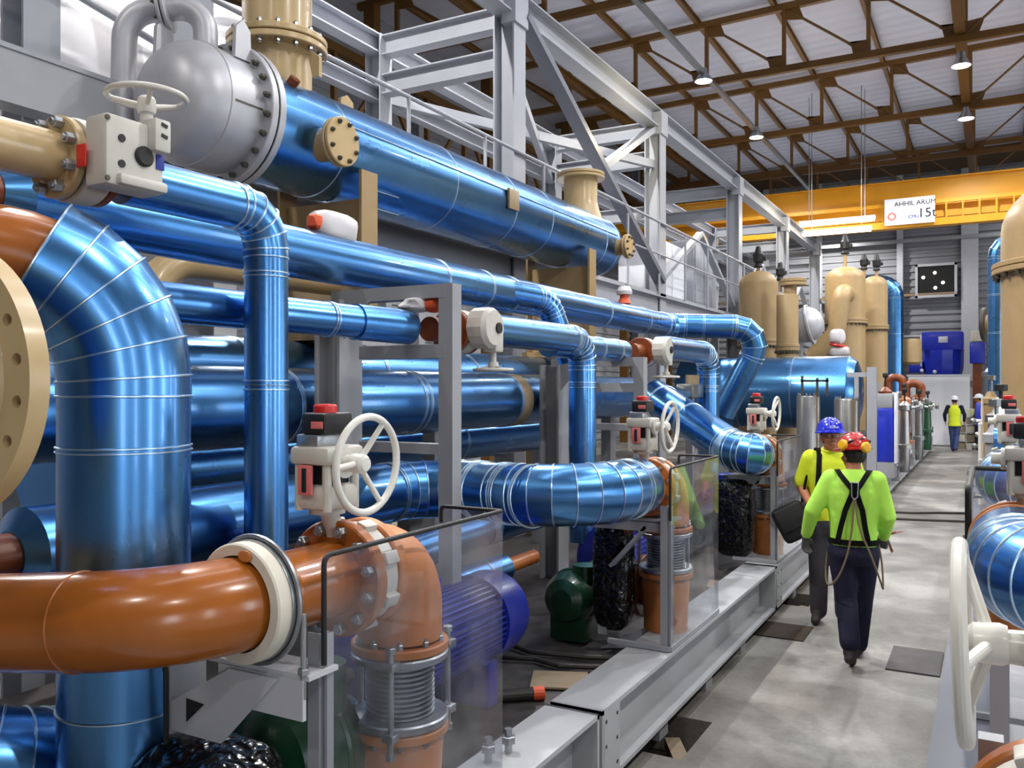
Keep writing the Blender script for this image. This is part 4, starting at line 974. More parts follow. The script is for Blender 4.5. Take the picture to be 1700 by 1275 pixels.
# ------------------------------------------------------------------ skids
def skid_run(x, s, ys, labels, name='skid_beam', b=.3, mat='skid_paint'):
    for (a, c), lab in zip(ys, labels):
        t = thing(name, lab, 'steel beam', (x, a, .13))
        xm = x-s*b/2
        MB().ibeam((xm, a, .33), (xm, c, .33), .4, b, .024, .016).build('beam', mat, t)
        for yy in (a+.012, c-.012): MB().lo_hi((xm-b/2, yy-.012, .13), (xm+b/2, yy+.012, .53)).build('end_plate', mat, t)
        pl_ = MB().lo_hi((x-.008 if s > 0 else x, a+.02, .154), (x if s > 0 else x+.008, a+.24, .506)).build('side_plate', mat, t)
        for z in (.2, .33, .46):
            for yy in (a+.05, a+.2): MB().bolt((x, yy, z), (s, 0, 0), .01, .004, 0).build('bolt', 'bolt_dark', pl_)
        k = a+1.1
        while k < c-.3:
            MB().lo_hi((x-s*.02 if s < 0 else x-.13, k-.006, .154), (x+.13 if s < 0 else x-.02, k+.006, .506)).build('stiffener', 'skid_paint', t) if 0 else None
            MB().lo_hi((xm-.1, k-.08, 0), (xm+.1, k+.08, .13)).build('pad', 'frame_grey', t); k += 1.0
ys_ = [(.3, 4.08), (4.12, 8.22), (8.26, 12.36), (12.4, 16.5), (16.54, 20.6), (20.64, 24.7), (24.74, 33)]
skid_run(-1.75, 1, ys_, ['light grey skid beam at left, %s section counted from the camera' % o for o in ORD])
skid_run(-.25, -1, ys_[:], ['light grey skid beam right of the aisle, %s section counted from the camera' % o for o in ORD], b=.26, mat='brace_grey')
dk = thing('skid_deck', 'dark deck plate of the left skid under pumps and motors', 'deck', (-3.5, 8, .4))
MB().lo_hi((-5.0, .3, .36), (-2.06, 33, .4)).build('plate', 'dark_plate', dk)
for k in range(16):
    MB().ibeam((-5, 1+2*k, .24), (-2.06, 1+2*k, .24), .22, .16).build('cross_member', 'frame_grey', dk)
MB().lo_hi((-5.05, .3, 0), (-4.9, 33, .36)).build('rear_beam', 'frame_grey', dk)
dk2 = thing('skid_deck', 'grey deck plate of the right skid beside the aisle', 'deck', (2, 8, .4))
MB().lo_hi((.025, .3, .36), (3.5, 33, .4)).build('plate', 'frame_grey', dk2)
MB().lo_hi((3.35, .3, 0), (3.5, 33, .36)).build('rear_beam', 'frame_grey', dk2)
for x, y, w, h, r, lab in ((-2.3, 4.75, .34, .3, .4, 'nearer, behind the blue motor'), (-2.15, 7.75, .2, .3, .2, 'farther, by the third support')):
    tag(MB().box((x, y, .415), (w, h, .012), Matrix.Rotation(r, 3, 'Z')).build('cardboard_sheet', 'cardboard'), 'sheet of dusty cardboard lying on the skid deck, '+lab, 'cardboard')
t = thing('hose_end', 'dark hose end with an orange red cap lying on the deck', 'hose', (-2.35, 4.3, .44))
MB().cyl((-2.6, 4.15, .44), (-2.3, 4.4, .44), .035, seg=14).build('hose', 'cable_dark', t)
MB().cyl((-2.3, 4.4, .44), (-2.25, 4.44, .44), .04, seg=14).build('cap', 'orange_tape', t)
for k, (x, y) in enumerate(((-1.96, 3.32), (-1.93, 3.45))):
    MBb = thing('anchor_bolt', 'upright steel anchor bolt on the left skid beam, %s of two' % ('nearer' if k == 0 else 'farther'), 'bolt', (x, y, .53))
    MB().cyl((x, y, .53), (x, y, .64), .018, seg=12).build('shank', 'galvanised', MBb)
    MB().bolt((x, y, .575), (0, 0, 1), .034, .03, 0).build('nut', 'galvanised', MBb)

# ------------------------------------------------------------------ right-hand machine
XR = .1
wafer_valve('white valve with a handwheel seen edge-on at the right, closest to the camera', .13, 1.735, 1.39, -1, wdz=.39)
rv = thing('valve_pipe', 'orange pipe flange low in the bottom right corner', 'pipe', (.13, 1.8, 1.3))
flange(MB(), (.13, 1.785, 1.39), (0, 1, 0), .188, .048).build('flange', 'orange_paint', rv)
MB().tube(fillet([(.13, 1.82, 1.39), (.13, 2.06, 1.39), (.13, 2.06, 1.1)], .2, 8), .142, 36).build('body', 'orange_paint', rv)
MB().lathe((.13, 2.06, 1.1), (0, 0, -1), [(.19, 0), (.19, .04), (.14, .05), (.14, .6)], 36).build('lower_flange', 'orange_paint', rv)
rs_ = clad_pipe('suction_pipe', 'bright blue clad elbow at the right edge bending away towards its valve', [(1.6, 3.45, .4), (1.6, 3.45, 1.46), (XR, 3.7, 1.47), (XR, 4.45, 1.47)], .2, [.4, .5], [5, 8], bands=((1, .6),))
f2 = thing('valve_flange', 'rusty orange flange pair behind the bright blue elbow at right', 'flange', (XR, 4.6, 1.52))
for yy in (4.5, 4.62): flange(MB(), (XR, yy, 1.47), (0, 1, 0), .2, .045).build('body', 'orange_dusty', f2)
MB().cyl((XR, 4.4, 1.47), (XR, 4.5, 1.47), .15, seg=32).build('neck', 'orange_paint', f2)
wafer_valve('white valve actuator above the rusty flange at right', XR+.02, 4.72, 1.47, -1, False)
e = thing('discharge_elbow', 'orange elbow turning down beyond the right-hand valve', 'pipe', (XR, 5, 1.5))
MB().tube(fillet([(XR+.02, 4.78, 1.47), (XR+.02, 5.1, 1.47), (XR+.02, 5.1, .9)], .2, 8), .142, 36).build('body', 'orange_dusty', e)
clad_pipe('suction_pipe', 'second blue clad elbow along the right side, cut off by its dark guard', [(1.6, 6.4, .4), (1.6, 6.4, 1.52), (XR, 6.65, 1.54), (XR, 7.5, 1.54)], .19, [.4, .45], [5, 7])
wafer_valve('farther white valve actuator on the right beyond the second blue elbow', XR, 7.75, 1.54, -1, False)
clad_pipe('short_clad_pipe', 'short light blue clad pipe between the right-hand actuators', [(.02, 8.9, 1.72), (.75, 8.9, 1.72), (.75, 8.9, .4)], .11, .2, 4, bands=())
guard('dark edged clear guard screen on the right in front of the second blue elbow', -.1, 4.95, 6.2, .3, low=.9, er=.016)
for k, (x, y, zt) in enumerate(((.0, 1.98, 1.5), (.02, 2.62, 1.52), (.16, 2.3, 1.52))):
    t = thing('guard_post', 'grey steel post standing at the lower right edge, %s of three' % ORD[k], 'post', (x, y, .41))
    MB().bar((x, y, .41 if x > .1 else .53), (x, y, zt), .045, .045, (0, 1, 0)).build('post', 'frame_grey', t)
    MB().bbox((x, y, .41 if x > .1 else .535), (.1, .1, .012), .002).build('foot', 'frame_grey', t)
tag(MB().bar((.0, 1.98, 1.1), (.02, 2.62, 1.1), .03, .03).build('guard_rail', 'frame_grey'), 'grey rail between posts at the lower right edge', 'rail')
t = thing('white_pole', 'slim white pole standing beside the right skid in the far aisle', 'pole', (-.128, 14, .53))
MB().cyl((-.128, 14, .53), (-.128, 14, 1.67), .034, .03, 16).build('pole', 'wheel_white', t)
MB().ball((-.128, 14, 1.67), .034, 14, 8).build('cap', 'wheel_white', t)
MB().cyl((-.11, 14.15, .53), (-.11, 14.15, 2.05), .014, seg=10).build('thin_rod', 'wheel_white', t)
# ------------------------------------------------------------------ vessels and machines in the far half of the hall
def vent(t, x, y, z, s=1., stem=.25):
    MB().cyl((x, y, z), (x, y, z+stem*s), .045*s, seg=12).build('vent_stem', 'beige_tank', t)
    MB().lathe((x, y, z+stem*s), (0, 0, 1), [(0, 0), (.09*s, 0), (.1*s, .03*s), (.07*s, .1*s), (.11*s, .14*s), (.12*s, .3*s), (.08*s, .36*s), (.05*s, .48*s), (0, .5*s)], 14).bbox((x+.1*s, y, z+stem*s+.2*s), (.14*s, .1*s, .1*s), .01).build('vent_head', 'rubber_black', t)
def vessel(label, x, y, r, z0, z1, dome=.3, flz=(), mat='beige_tank', v=None, name='pressure_vessel'):
    t = thing(name, label, 'vessel', (x, y, z0))
    MB().lathe((x, y, z0), (0, 0, 1), [(0, 0), (r, 0), (r, z1-z0-dome)]+[(r*math.cos(PI/2*k/9), z1-z0-dome+dome*math.sin(PI/2*k/9)) for k in range(1, 10)], 56).build('body', mat, t)
    for z in flz:
        f = MB(); flange(f, (x, y, z-.07), (0, 0, 1), r*1.1, .065); flange(f, (x, y, z+.005), (0, 0, 1), r*1.1, .065); f.build('girth_flange', mat, t)
        ring_bolts(t, (x, y, z-.07), (0, 0, -1), r*1.06, 28, .03, .05, 'bolt_dark', 0, False)
    if v: vent(t, x+v[0], y, z1-.05, v[1], v[2])
    return t
vessel('larger beige domed vessel of the pair behind the slanting pipe end', -4.6, 19.8, .42, 1, 4.83, .3, (3.2,), v=(0, 1., .12))
v2 = vessel('narrower beige vessel with a flanged neck, right beside the left domed tank', -3.8, 19.0, .225, 1, 4.22, .06, (3.05,))
MB().cyl((-3.74, 19, 4.2), (-3.74, 19, 4.38), .13, seg=24).build('neck', 'beige_tank', v2)
nf = MB(); flange(nf, (-3.68, 19, 4.36), (0, 0, 1), .27, .07); flange(nf, (-3.68, 19, 4.44), (0, 0, 1), .27, .07); nf.build('neck_flange', 'beige_tank', v2)
vent(v2, -3.95, 19, 4.25, .8, .3)
v3 = vessel('tall beige vessel in the middle with a bent pipe coming off its shoulder', -3.6, 25.9, .54, 1, 5.6, .34, (4.05,), v=(0, 1.15, .35))
MB().tube(fillet([(-3.5, 25.5, 4.75), (-3.55, 25.0, 4.85), (-3.7, 25.0, 3.7), (-4.35, 24.95, 3.0)], [.25, .5], 8), .24, 32).build('side_pipe', 'beige_tank', v3)
v4 = vessel('slim beige vessel right of the tall one, beside the blue riser', -3.05, 28, .36, 1, 5.55, .3, (4.0,), v=(.05, 1., .2))
vent(v4, -3.35, 28, 5.55, 1.0, .2)
wb = thing('wrapped_pipe_end', 'pipe end wrapped in white and red plastic above the blue tank', 'wrapping', (-3.4, 23.6, 3.3))
MB().cyl((-3.42, 23.5, .4), (-3.42, 23.5, 3.1), .12, seg=20).build('pipe_stub', 'beige_tank', wb)
lumpy((-3.45, 23.5, 3.5), (.2, .2, .2), 11, .1, sub=3).build('white_wrap', 'sheet_white', wb)
lumpy((-3.4, 23.5, 3.12), (.24, .2, .15), 12, .1, sub=3).build('lower_wrap', 'sheet_white', wb)
MB().torus((-3.42, 23.5, 3.27), (.2, 0, 1), .2, .035, 20, 6).build('red_tape', 'red_plastic', wb)
gv_ = thing('grey_vessel', 'silver grey dished vessel half hidden between the beige tanks', 'vessel', (-3.9, 22.2, 3.8))
MB().bar((-4.2, 22.3, .4), (-4.2, 22.3, 3.5), .2, .2, (0, 1, 0)).build('leg', 'frame_grey', gv_)
MB().ball((-4.0, 22.3, 3.75), .42, 32, 16, (1, 1, 1.05)).build('dished_head', 'cast_grey', gv_)
flange(MB(), (-3.95, 22.3, 3.75), (1, 0, .2), .5, .06).build('flange', 'cast_grey', gv_)
ht = clad_pipe('storage_tank', 'big light blue clad horizontal tank lying across behind the stainless cylinders', [(-5.6, 17.6, 2.1), (-2.34, 17.6, 2.1)], .70, bands=(1.2, 2.25), cat='tank', seg=72)
MB().lathe((-2.34, 17.6, 2.1), (1, 0, 0), [(.705, -.01), (.70, 0), (.6, .12), (.35, .2), (0, .23)], 72).build('end_dish', 'blue_jacket', ht)
for x in (-4.9, -3.0): MB().lo_hi((x-.08, 17.1, .4), (x+.08, 18.1, 1.6)).build('saddle', 'frame_grey', ht)
br = clad_pipe('riser_pipe', 'blue clad riser turning over at the top behind the slim beige vessel', [(-4.4, 31, 5.65), (-2.76, 31, 5.65), (-2.76, 31, .4)], .27, .5, 6, bands=((1, 1.2),))
t = thing('vertical_drum', 'beige drum hanging beside the blue riser near the blue machine', 'drum', (-2.3, 31.5, 3.3))
MB().lathe((-2.3, 31.5, 2.95), (0, 0, 1), [(0, 0), (.2, 0), (.3, .08), (.3, .75), (.26, .85), (0, .88)], 28).build('body', 'beige_tank', t)
MB().bar((-2.62, 31.5, 3.9), (-2.0, 31.5, 3.9), .06, .06).bar((-2.58, 31.5, 2.9), (-2.58, 31.5, 3.9), .05, .05, (0, 1, 0)).bar((-2.02, 31.5, 2.9), (-2.02, 31.5, 3.9), .05, .05, (0, 1, 0)).build('rack_frame', 'frame_grey', t)
# large machine on the white wall
wbd = thing('screen_wall', 'plain white panel wall behind the far worker', 'panel', (-1.7, 36, 1))
MB().lo_hi((-2.75, 36, .05), (-.68, 36.12, 2.63)).build('panel', 'board_white', wbd)
MB().lo_hi((-2.8, 35.96, 2.62), (-.64, 36.16, 2.68)).build('top_trim', 'wall_post', wbd)
bm_ = thing('blue_machine', 'bright blue compressor unit standing high behind the white panel wall', 'machine', (-1.65, 38, 2.4))
MB().bbox((-1.65, 38, 4.0), (1.45, 1.2, .72), .05).build('upper_housing', 'machine_blue', bm_)
MB().lathe((-1.65, 38, 2.45), (0, 0, 1), [(0, 0), (.55, 0), (.62, .1), (.72, .5), (.74, 1.2), (0, 1.25)], 12).build('lower_housing', 'machine_blue', bm_)
MB().bbox((-2.6, 38, 3.0), (.5, .8, .45), .03).build('side_box', 'machine_blue', bm_)
MB().bbox((-1.62, 37.38, 4.05), (.32, .02, .24), .004).build('name_plate', 'board_white', bm_)
MB().lo_hi((-2.9, 37.3, 2.2), (-.4, 38.7, 2.45)).build('base_frame', 'frame_grey', bm_)
for k, (x, z) in enumerate(((-2.35, 2.85), (-1.9, 2.8))): MB().ball((x, 37.2, z), .07, 10, 6).build('lamp', 'board_white', bm_)
for k, (x, w, z, h, c, lab) in enumerate(((-.45, .5, 3.5, .8, 'machine_blue', 'dark blue box machine right of the compressor'), (.1, .45, 3.4, .9, 'machine_blue', 'dark blue box machine next to the right-hand blue riser'))):
    t = thing('pump_cabinet', lab, 'machine', (x, 37, z))
    MB().bbox((x, 37, z), (w, .6, h), .03).build('housing', c, t); MB().bbox((x, 36.8, z+h/2+.22), (w*.8, .4, .4), .03).build('top_unit', 'insul_white', t)
    MB().bar((x, 37, 0), (x, 37, z-h/2), .3, .3, (0, 1, 0)).build('pedestal', 'orange_dark', t)
for k in range(6):
    x, y, z = (-.95+.34*k, 35.0, .12); n = 4 + k % 2
    t = thing('pallet_stack', 'stack of pale slatted pallets behind the far worker, %s from the left' % ['first', 'second', 'third', 'fourth', 'fifth', 'sixth'][k], 'pallets', (x, y, 0), None)
    for j in range(n):
        mb = MB()
        for q in range(3): mb.lo_hi((x-.15, y-.4+.35*q, z-.12+j*.3), (x+.15, y-.3+.35*q, z+j*.3))
        mb.lo_hi((x-.15, y-.4, z+j*.3), (x+.15, y+.4, z+.1+j*.3)).build('pallet', 'insul_white' if (j+k) % 2 else 'cardboard', t)
# right side
bt2 = vessel('huge beige vessel at the right edge with a bolted girth flange', 1.16, 13, 1.05, .4, 4.95, .75, (3.72,))
clad_pipe('riser_pipe', 'blue clad riser with bent top beside the huge beige vessel', [(.9, 15.6, 4.5), (.08, 15.6, 4.5), (.08, 15.6, .4)], .125, .25, 4, bands=((1, .6), (1, 1.2)))
t = thing('end_flange', 'dark round flange on a side pipe left of the right-hand blue riser', 'flange', (-.1, 16.5, 3.2))
flange(MB(), (-.12, 16.5, 3.25), (1, -.2, 0), .28, .06).build('disc', 'cable_dark', t); MB().cyl((.9, 16.4, .4), (.9, 16.4, 3.3), .16, seg=24).build('drop_leg', 'beige_tank', t); MB().cyl((-.1, 16.5, 3.25), (.9, 16.4, 3.25), .16, seg=24).build('neck', 'beige_tank', t)
rnd = random.Random(5)
RS = [(.02, 18.5, 2.6, .14, 'stainless', 'stainless column with a cap at the right, below the blue riser'), (.32, 18.2, 2.5, .12, 'stainless', 'second stainless column at the right, by the huge vessel'), (.0, 15.2, 2.15, .1, 'beige_tank', 'beige small pipe column behind the white pole'), (.3, 14.8, 2.3, .1, 'stainless', 'thin stainless column in front of the huge vessel'), (.1, 11.4, 2.0, .13, 'stainless', 'stainless filter pot on the right skid'), (.05, 9.9, 1.85, .1, 'frame_grey', 'grey instrument post on the right skid'), (.02, 22, 1.9, .13, 'motor_blue', 'blue painted column deep on the right skid')]
for x, y, z, r, mname, lab in RS:
    t = thing('filter_column', lab, 'column', (x, y, .4))
    MB().lathe((x, y, .4), (0, 0, 1), [(0, 0), (r, 0), (r, z-.6), (r*1.25, z-.6), (r*1.25, z-.52), (r*.9, z-.5), (r*.5, z-.42), (0, z-.4)], 24).build('body', mname, t)
    MB().cyl((x-r*1.2, y, z*.6), (x-r*2.2, y, z*.6), r*.3, seg=10).ball((x-r*2.2, y, z*.6), r*.45, 10, 6).build('side_tap', 'bolt_steel', t)
    MB().cyl((x, y, z), (x, y, z+.18), .02, seg=8).lathe((x, y, z+.15), (0, 0, 1), [(0, 0), (.07, .01), (.07, .08), (0, .09)], 12).build('gauge', 'rubber_black' if r > .11 else 'bolt_steel', t)
# left skid beyond the third valve
for x, y, r, z1, lab in ((-2.22, 12.5, .155, 2.08, 'shiny stainless cylinder left of the worker in blue helmet'), (-1.95, 14.2, .19, 2.02, 'shiny stainless cylinder behind the blue and red helmets')):
    zb_ = .4 if x < -2.1 else .533
    t = thing('stainless_cylinder', lab, 'cylinder', (x, y, zb_))
    MB().lathe((x, y, zb_), (0, 0, 1), [(0, 0), (r, 0), (r, z1-zb_-.02), (r*.96, z1-zb_), (0, z1-zb_)], 36).build('body', 'stainless', t)
    for k in range(8):
        a = k*PI/4; MB().bolt((x+r*.85*math.cos(a), y+r*.85*math.sin(a), z1), (0, 0, 1), .014, .02, .02).build('bolt', 'bolt_steel', t)
t = thing('lifting_frame', 'small dark lifting frame standing on top of the stainless cylinder', 'frame', (-2.22, 12.5, 2.08))
for x in (-2.3, -2.1, -1.97): MB().bar((x, 12.5, 2.08), (x, 12.5, 2.33 if x > -2.2 else 2.36), .03, .03, (0, 1, 0)).build('upright', 'bolt_dark', t)
MB().bar((-2.32, 12.5, 2.29), (-1.95, 12.5, 2.29), .03, .03).build('cross_bar', 'bolt_dark', t)
t = thing('frame_post', 'tall light grey frame post with side arm in front of the beige vessels', 'post', (-1.8, 16.1, .53))
MB().bar((-1.8, 16.1, .533), (-1.8, 16.1, 2.55), .15, .15, (0, 1, 0)).build('post', 'steel_paint', t)
MB().bar((-2.2, 16.1, 2.42), (-1.8, 16.1, 2.42), .06, .08).bar((-2.05, 16.1, 1.6), (-2.05, 16.1, 2.42), .07, .05, (0, 1, 0)).build('side_arm', 'steel_paint', t)
t = thing('control_cabinet', 'deep blue control cabinet with grey top on the far left skid', 'cabinet', (-1.72, 17.5, .85))
MB().bbox((-1.72, 17.5, 1.32), (.30, .5, 1.0), .015).build('cabinet_body', 'machine_blue', t)
MB().bbox((-1.72, 17.5, 1.95), (.28, .5, .26), .012).build('grey_panel', 'frame_grey', t)
MB().bbox((-1.53, 17.4, 1.45), (.05, .3, 1.3), .01).build('side_panel', 'board_white', t)
MB().lo_hi((-1.9, 17.25, .533), (-1.55, 17.75, .82)).build('plinth', 'frame_grey', t)
LS = [(-1.85, 18.8, 2.3, .1, 'orange_dark', 'orange brown pipe column behind the blue cabinet'), (-1.6, 20.1, 2.0, .1, 'stainless', 'steel instrument column just past the blue cabinet'), (-1.75, 21.8, 2.1, .13, 'orange_paint', 'orange column halfway along the far left skid'), (-1.55, 23.6, 1.95, .09, 'bolt_steel', 'thin steel column past the orange column'), (-1.75, 25.6, 2.1, .12, 'orange_dark', 'brown column near the end of the left skid'), (-1.6, 27.6, 1.9, .1, 'green_paint', 'dark green small column on the far left skid'), (-1.7, 29.6, 1.9, .1, 'stainless', 'last steel column before the white panel wall')]
for x, y, z, r, mname, lab in LS:
    t = thing('instrument_column', lab, 'column', (x, y, .4))
    MB().lathe((x, y, .4), (0, 0, 1), [(0, 0), (r, 0), (r, .5), (r*1.5, .5), (r*1.5, .58), (r, .6), (r*.8, z-.7), (r*1.3, z-.68), (r*1.3, z-.58), (r*.4, z-.5), (0, z-.48)], 20).build('body', mname, t)
    MB().cyl((x, y, z-.2), (x+.25, y, z-.25), .03, seg=8).bbox((x+.25, y, z-.25), (.1, .1, .14), .02).build('transmitter', 'bolt_steel', t)
    MB().cyl((x, y, z-.1), (x, y, z+.12), .018, seg=8).bbox((x, y, z+.14), (.1, .1, .1), .02).build('valve_head', 'rubber_black', t)
    MB().bar((x-.15, y+.3, .4), (x-.15, y+.3, z), .06, .06, (0, 1, 0)).build('support_post', 'frame_grey', t)
t = thing('riser_elbow', 'rusty brown elbow pipes bunched near the base of the blue riser', 'pipe', (-2.1, 24, 2.3))
for dx, dz in ((0, 0), (.42, -.15)): MB().tube(fillet([(-2.3+dx, 24, 1.2), (-2.3+dx, 24, 2.45+dz), (-1.95+dx, 24, 2.45+dz), (-1.95+dx, 24, 2.1+dz)], .15, 6), .1, 20).build('elbow', 'orange_dark', t)
# things lying on the pipes and deck
t = thing('plastic_bag', 'white plastic bag with red corner lying on the upper blue line', 'bag', (-3.6, 4.2, 3.15))
lumpy((-3.62, 4.22, 3.2), (.1, .19, .1), 4, .1, sub=3).build('bag', 'sheet_white', t)
lumpy((-3.6, 4.02, 3.21), (.05, .04, .05), 5, .1, sub=2).build('red_corner', 'orange_tape', t)
t = thing('dust_cap', 'white and orange protective cap on the upper blue line beneath the deck', 'cap', (-3.6, 9.1, 3.15))
MB().lathe((-3.6, 9.1, 3.14), (0, 0, 1), [(0, 0), (.08, 0), (.05, .06), (.05, .1), (0, .1)], 16).build('lower_wrap', 'orange_tape', t)
MB().lathe((-3.6, 9.1, 3.23), (0, 0, 1), [(0, 0), (.085, .01), (.09, .05), (.06, .1), (0, .11)], 16).build('cap', 'sheet_white', t)
t = thing('plastic_rag', 'white and orange plastic rag hanging on the flange left of the grey stand', 'rag', (-2.95, 4.2, 2.7))
lumpy((-2.98, 4.22, 2.69), (.08, .13, .04), 6, .15, sub=3).build('rag', 'sheet_white', t)
lumpy((-2.9, 4.26, 2.69), (.06, .08, .045), 7, .15, sub=3).build('orange_fold', 'orange_tape', t)
for k, (x, y, w, h, mname, lab) in enumerate(((-5.8, 2.62, .8, 2.2, 'board_white', 'white cabinet behind the beige disc at far left'), (-5.72, 4.15, .95, 2.7, 'board_white', 'tall white cabinet behind the segmented elbow'), (-5.8, 6.5, 1.6, 2.7, 'board_white', 'white cabinet behind the long blue headers'))):
    t = thing('cabinet', lab, 'cabinet', (x, y, 0))
    MB().bbox((x, y, .3+h/2), (.5, w, h+.6), .015).build('cabinet_body', mname, t)
    MB().bbox((x+.255, y-w*.24, .3+h/2), (.02, w*.46, h*.95), .006).build('door', mname, t); MB().bbox((x+.255, y+w*.24, .3+h/2), (.02, w*.46, h*.95), .006).build('door', mname, t)
t = thing('wrapped_roll', 'bundle with ragged dark end lying on the mezzanine behind the handrail', 'bundle', (-6.2, 7.4, 4.9))
MB().cyl((-6.4, 6.8, 4.87), (-6.2, 7.8, 4.87), .2, seg=20).build('roll', 'insul_white', t); lumpy((-6.18, 7.9, 4.87), (.2, .12, .26), 13, .25, sub=3).build('ragged_end', 'rubber_black', t)
MB().lo_hi((-6.6, 6.75, 3.884), (-6.0, 7.9, 4.67)).build('crate', 'frame_grey', t)
for k, (x, y, w_, h, mname, lab) in enumerate(((-5.9, 16.4, 1.6, 1.15, 'board_white', 'white boxed equipment on the far mezzanine behind the crossed braces'), (-6.0, 18.9, 1.4, 1.5, 'steel_paint', 'grey cabinet on the far mezzanine'), (-5.9, 12.2, 1.3, .8, 'board_white', 'low white box on the mezzanine behind the second nozzle'))):
    t = thing('equipment_cabinet', lab, 'cabinet', (x, y, 3.885))
    MB().bbox((x, y, 3.885+h/2), (.8, w_, h), .02).build('cabinet_body', mname, t); MB().bbox((x+.41, y-w_*.24, 3.885+h/2), (.02, w_*.44, h*.9), .005).build('door', mname, t); MB().bbox((x+.41, y+w_*.24, 3.885+h/2), (.02, w_*.44, h*.9), .005).build('door', mname, t)
t = thing('brass_manifold', 'small brass manifold behind the second handwheel under the far drop pipe', 'manifold', (-3.0, 9.6, 2.1))
MB().bbox((-3.0, 9.6, 2.16), (.2, .42, .16), .02).build('block', 'bolt_steel', t); MB().bar((-3.0, 9.6, .4), (-3.0, 9.6, 2.08), .08, .08, (0, 1, 0)).build('stand', 'frame_grey', t)
for k in range(5): MB().cyl((-2.97, 9.44+.08*k, 2.24), (-2.97, 9.44+.08*k, 2.34), .03, seg=10).build('port', 'tag_brown', t)
t = thing('steel_bracket', 'white angled bracket plate lying on the deck behind the second guard', 'bracket', (-2.1, 5.62, .42))
MB().prism([(-2.35, 5.5, .41), (-1.98, 5.75, .41), (-1.98, 5.75, .56), (-2.05, 5.7, .56)], (.01, -.02, 0)).lo_hi((-2.3, 5.6, .4), (-2.07, 5.72, .41)).build('plate', 'steel_paint', t)
for k, (pts, lab) in enumerate((([(-2.9, 4.9, .43), (-2.6, 5.0, .43), (-2.4, 4.95, .43), (-2.15, 5.05, .43)], 'nearer, past the motor end'), ([(-2.9, 5.2, .43), (-2.7, 5.12, .43), (-2.3, 5.2, .43), (-2.1, 5.3, .43)], 'farther, by the green pump'))):
    tag(MB().tube(pts, .018, 8).build('loose_hose', 'cable_dark'), 'dark loose hose on the skid deck, '+lab, 'hose')
# floor details
tag(MB().lo_hi((-1.98, 7.75, 0), (-1.42, 8.25, .01)).build('floor_plate', 'pit_dark'), 'brown rusty steel plate on the floor against the left skid', 'plate')
tag(MB().lo_hi((-.72, 7.3, 0), (-.34, 7.98, .012)).build('floor_mat', 'dark_plate'), 'dark worn mat on the concrete beside the right skid', 'mat')
tag(MB().tube([(-1.72, 16.4, .012), (-1.2, 16.5, .012), (-.8, 16.75, .012), (-.3, 16.95, .012)], .028, 8).build('floor_cable', 'cable_dark'), 'dark cable across the aisle floor, farther of the two', 'cable')
tag(MB().tube([(-1.7, 15.6, .012), (-1.1, 15.7, .012), (-.32, 15.9, .012)], .024, 8).build('floor_cable', 'cable_dark'), 'dark cable across the aisle floor, nearer of the two', 'cable')
for x, y, w, h, r, lab in ((-1.72, 5.28, .1, .5, .5, 'nearer'), (-1.78, 9.3, .08, .4, -.3, 'farther')):
    tag(MB().box((x, y, -.14), (w, h, .06), Matrix.Rotation(r, 3, 'Z')).build('timber_piece', 'cardboard'), 'piece of timber in the open floor pit, %s of the two' % lab, 'timber')
tag(MB().tube(fillet([(-1.45, 12.3, .02), (-1.35, 12.0, .25), (-1.2, 12.2, .28), (-1.15, 12.5, .02)], .15, 6), .018, 8).build('hose_loop', 'orange_dark'), 'loop of thin brown hose standing off the floor behind the workers', 'hose')
tag(MB().lo_hi((-.42, 11.3, 0), (-.27, 11.8, .05)).build('floor_block', 'tag_brown'), 'small brown block on the floor against the right skid', 'block')
# ------------------------------------------------------------------ people
class Fig:
    """a figure in its own frame: +Y is where it faces, +X its right"""
    def __init__(s, label, loc, yaw, sc=1.):
        s.t = thing('person', label, 'person', loc); s.loc = V(loc); s.R = Matrix.Rotation(yaw, 3, 'Z'); s.sc = sc
    def w(s, p): return s.loc+s.R @ (V(p)*s.sc)
    def mesh(s, mb, name, mat, voxel=None, smooth=6, parent=None, sharp=60):
        m = MB(); m.v = [s.w(p) for p in mb.v]; m.f = mb.f
        o = m.build(name, mat, parent or s.t, sharp=sharp)
        if voxel:
            r = o.modifiers.new('fuse', 'REMESH'); r.mode = 'VOXEL'; r.voxel_size = voxel; r.use_smooth_shade = True
            k = o.modifiers.new('soften', 'SMOOTH'); k.iterations = smooth; k.factor = .5
            dg = bpy.context.evaluated_depsgraph_get(); me = bpy.data.meshes.new_from_object(o.evaluated_get(dg))
            if len(me.vertices):
                o.modifiers.clear(); old = o.data; o.data = me; me.name = name; bpy.data.meshes.remove(old)
                if not me.materials: me.materials.append(M[mat])
        return o
def limb(mb, pts, rad, seg=16):
    """tapering limb with round ends"""
    pts = [V(p) for p in pts]
    P_, R_ = [], []
    for i, (p, r) in enumerate(zip(pts, rad)):
        P_.append(p); R_.append(r)
        if i < len(pts)-1:
            for k in (1, 2, 3): P_.append(lerp(p, pts[i+1], k/4)); R_.append(r+(rad[i+1]-r)*k/4)
    mb.tube(P_, R_, seg); mb.ball(pts[0], rad[0], 14, 8); mb.ball(pts[-1], rad[-1], 14, 8)
    for p, r in zip(pts[1:-1], rad[1:-1]): mb.ball(p, r*1.0, 14, 8)
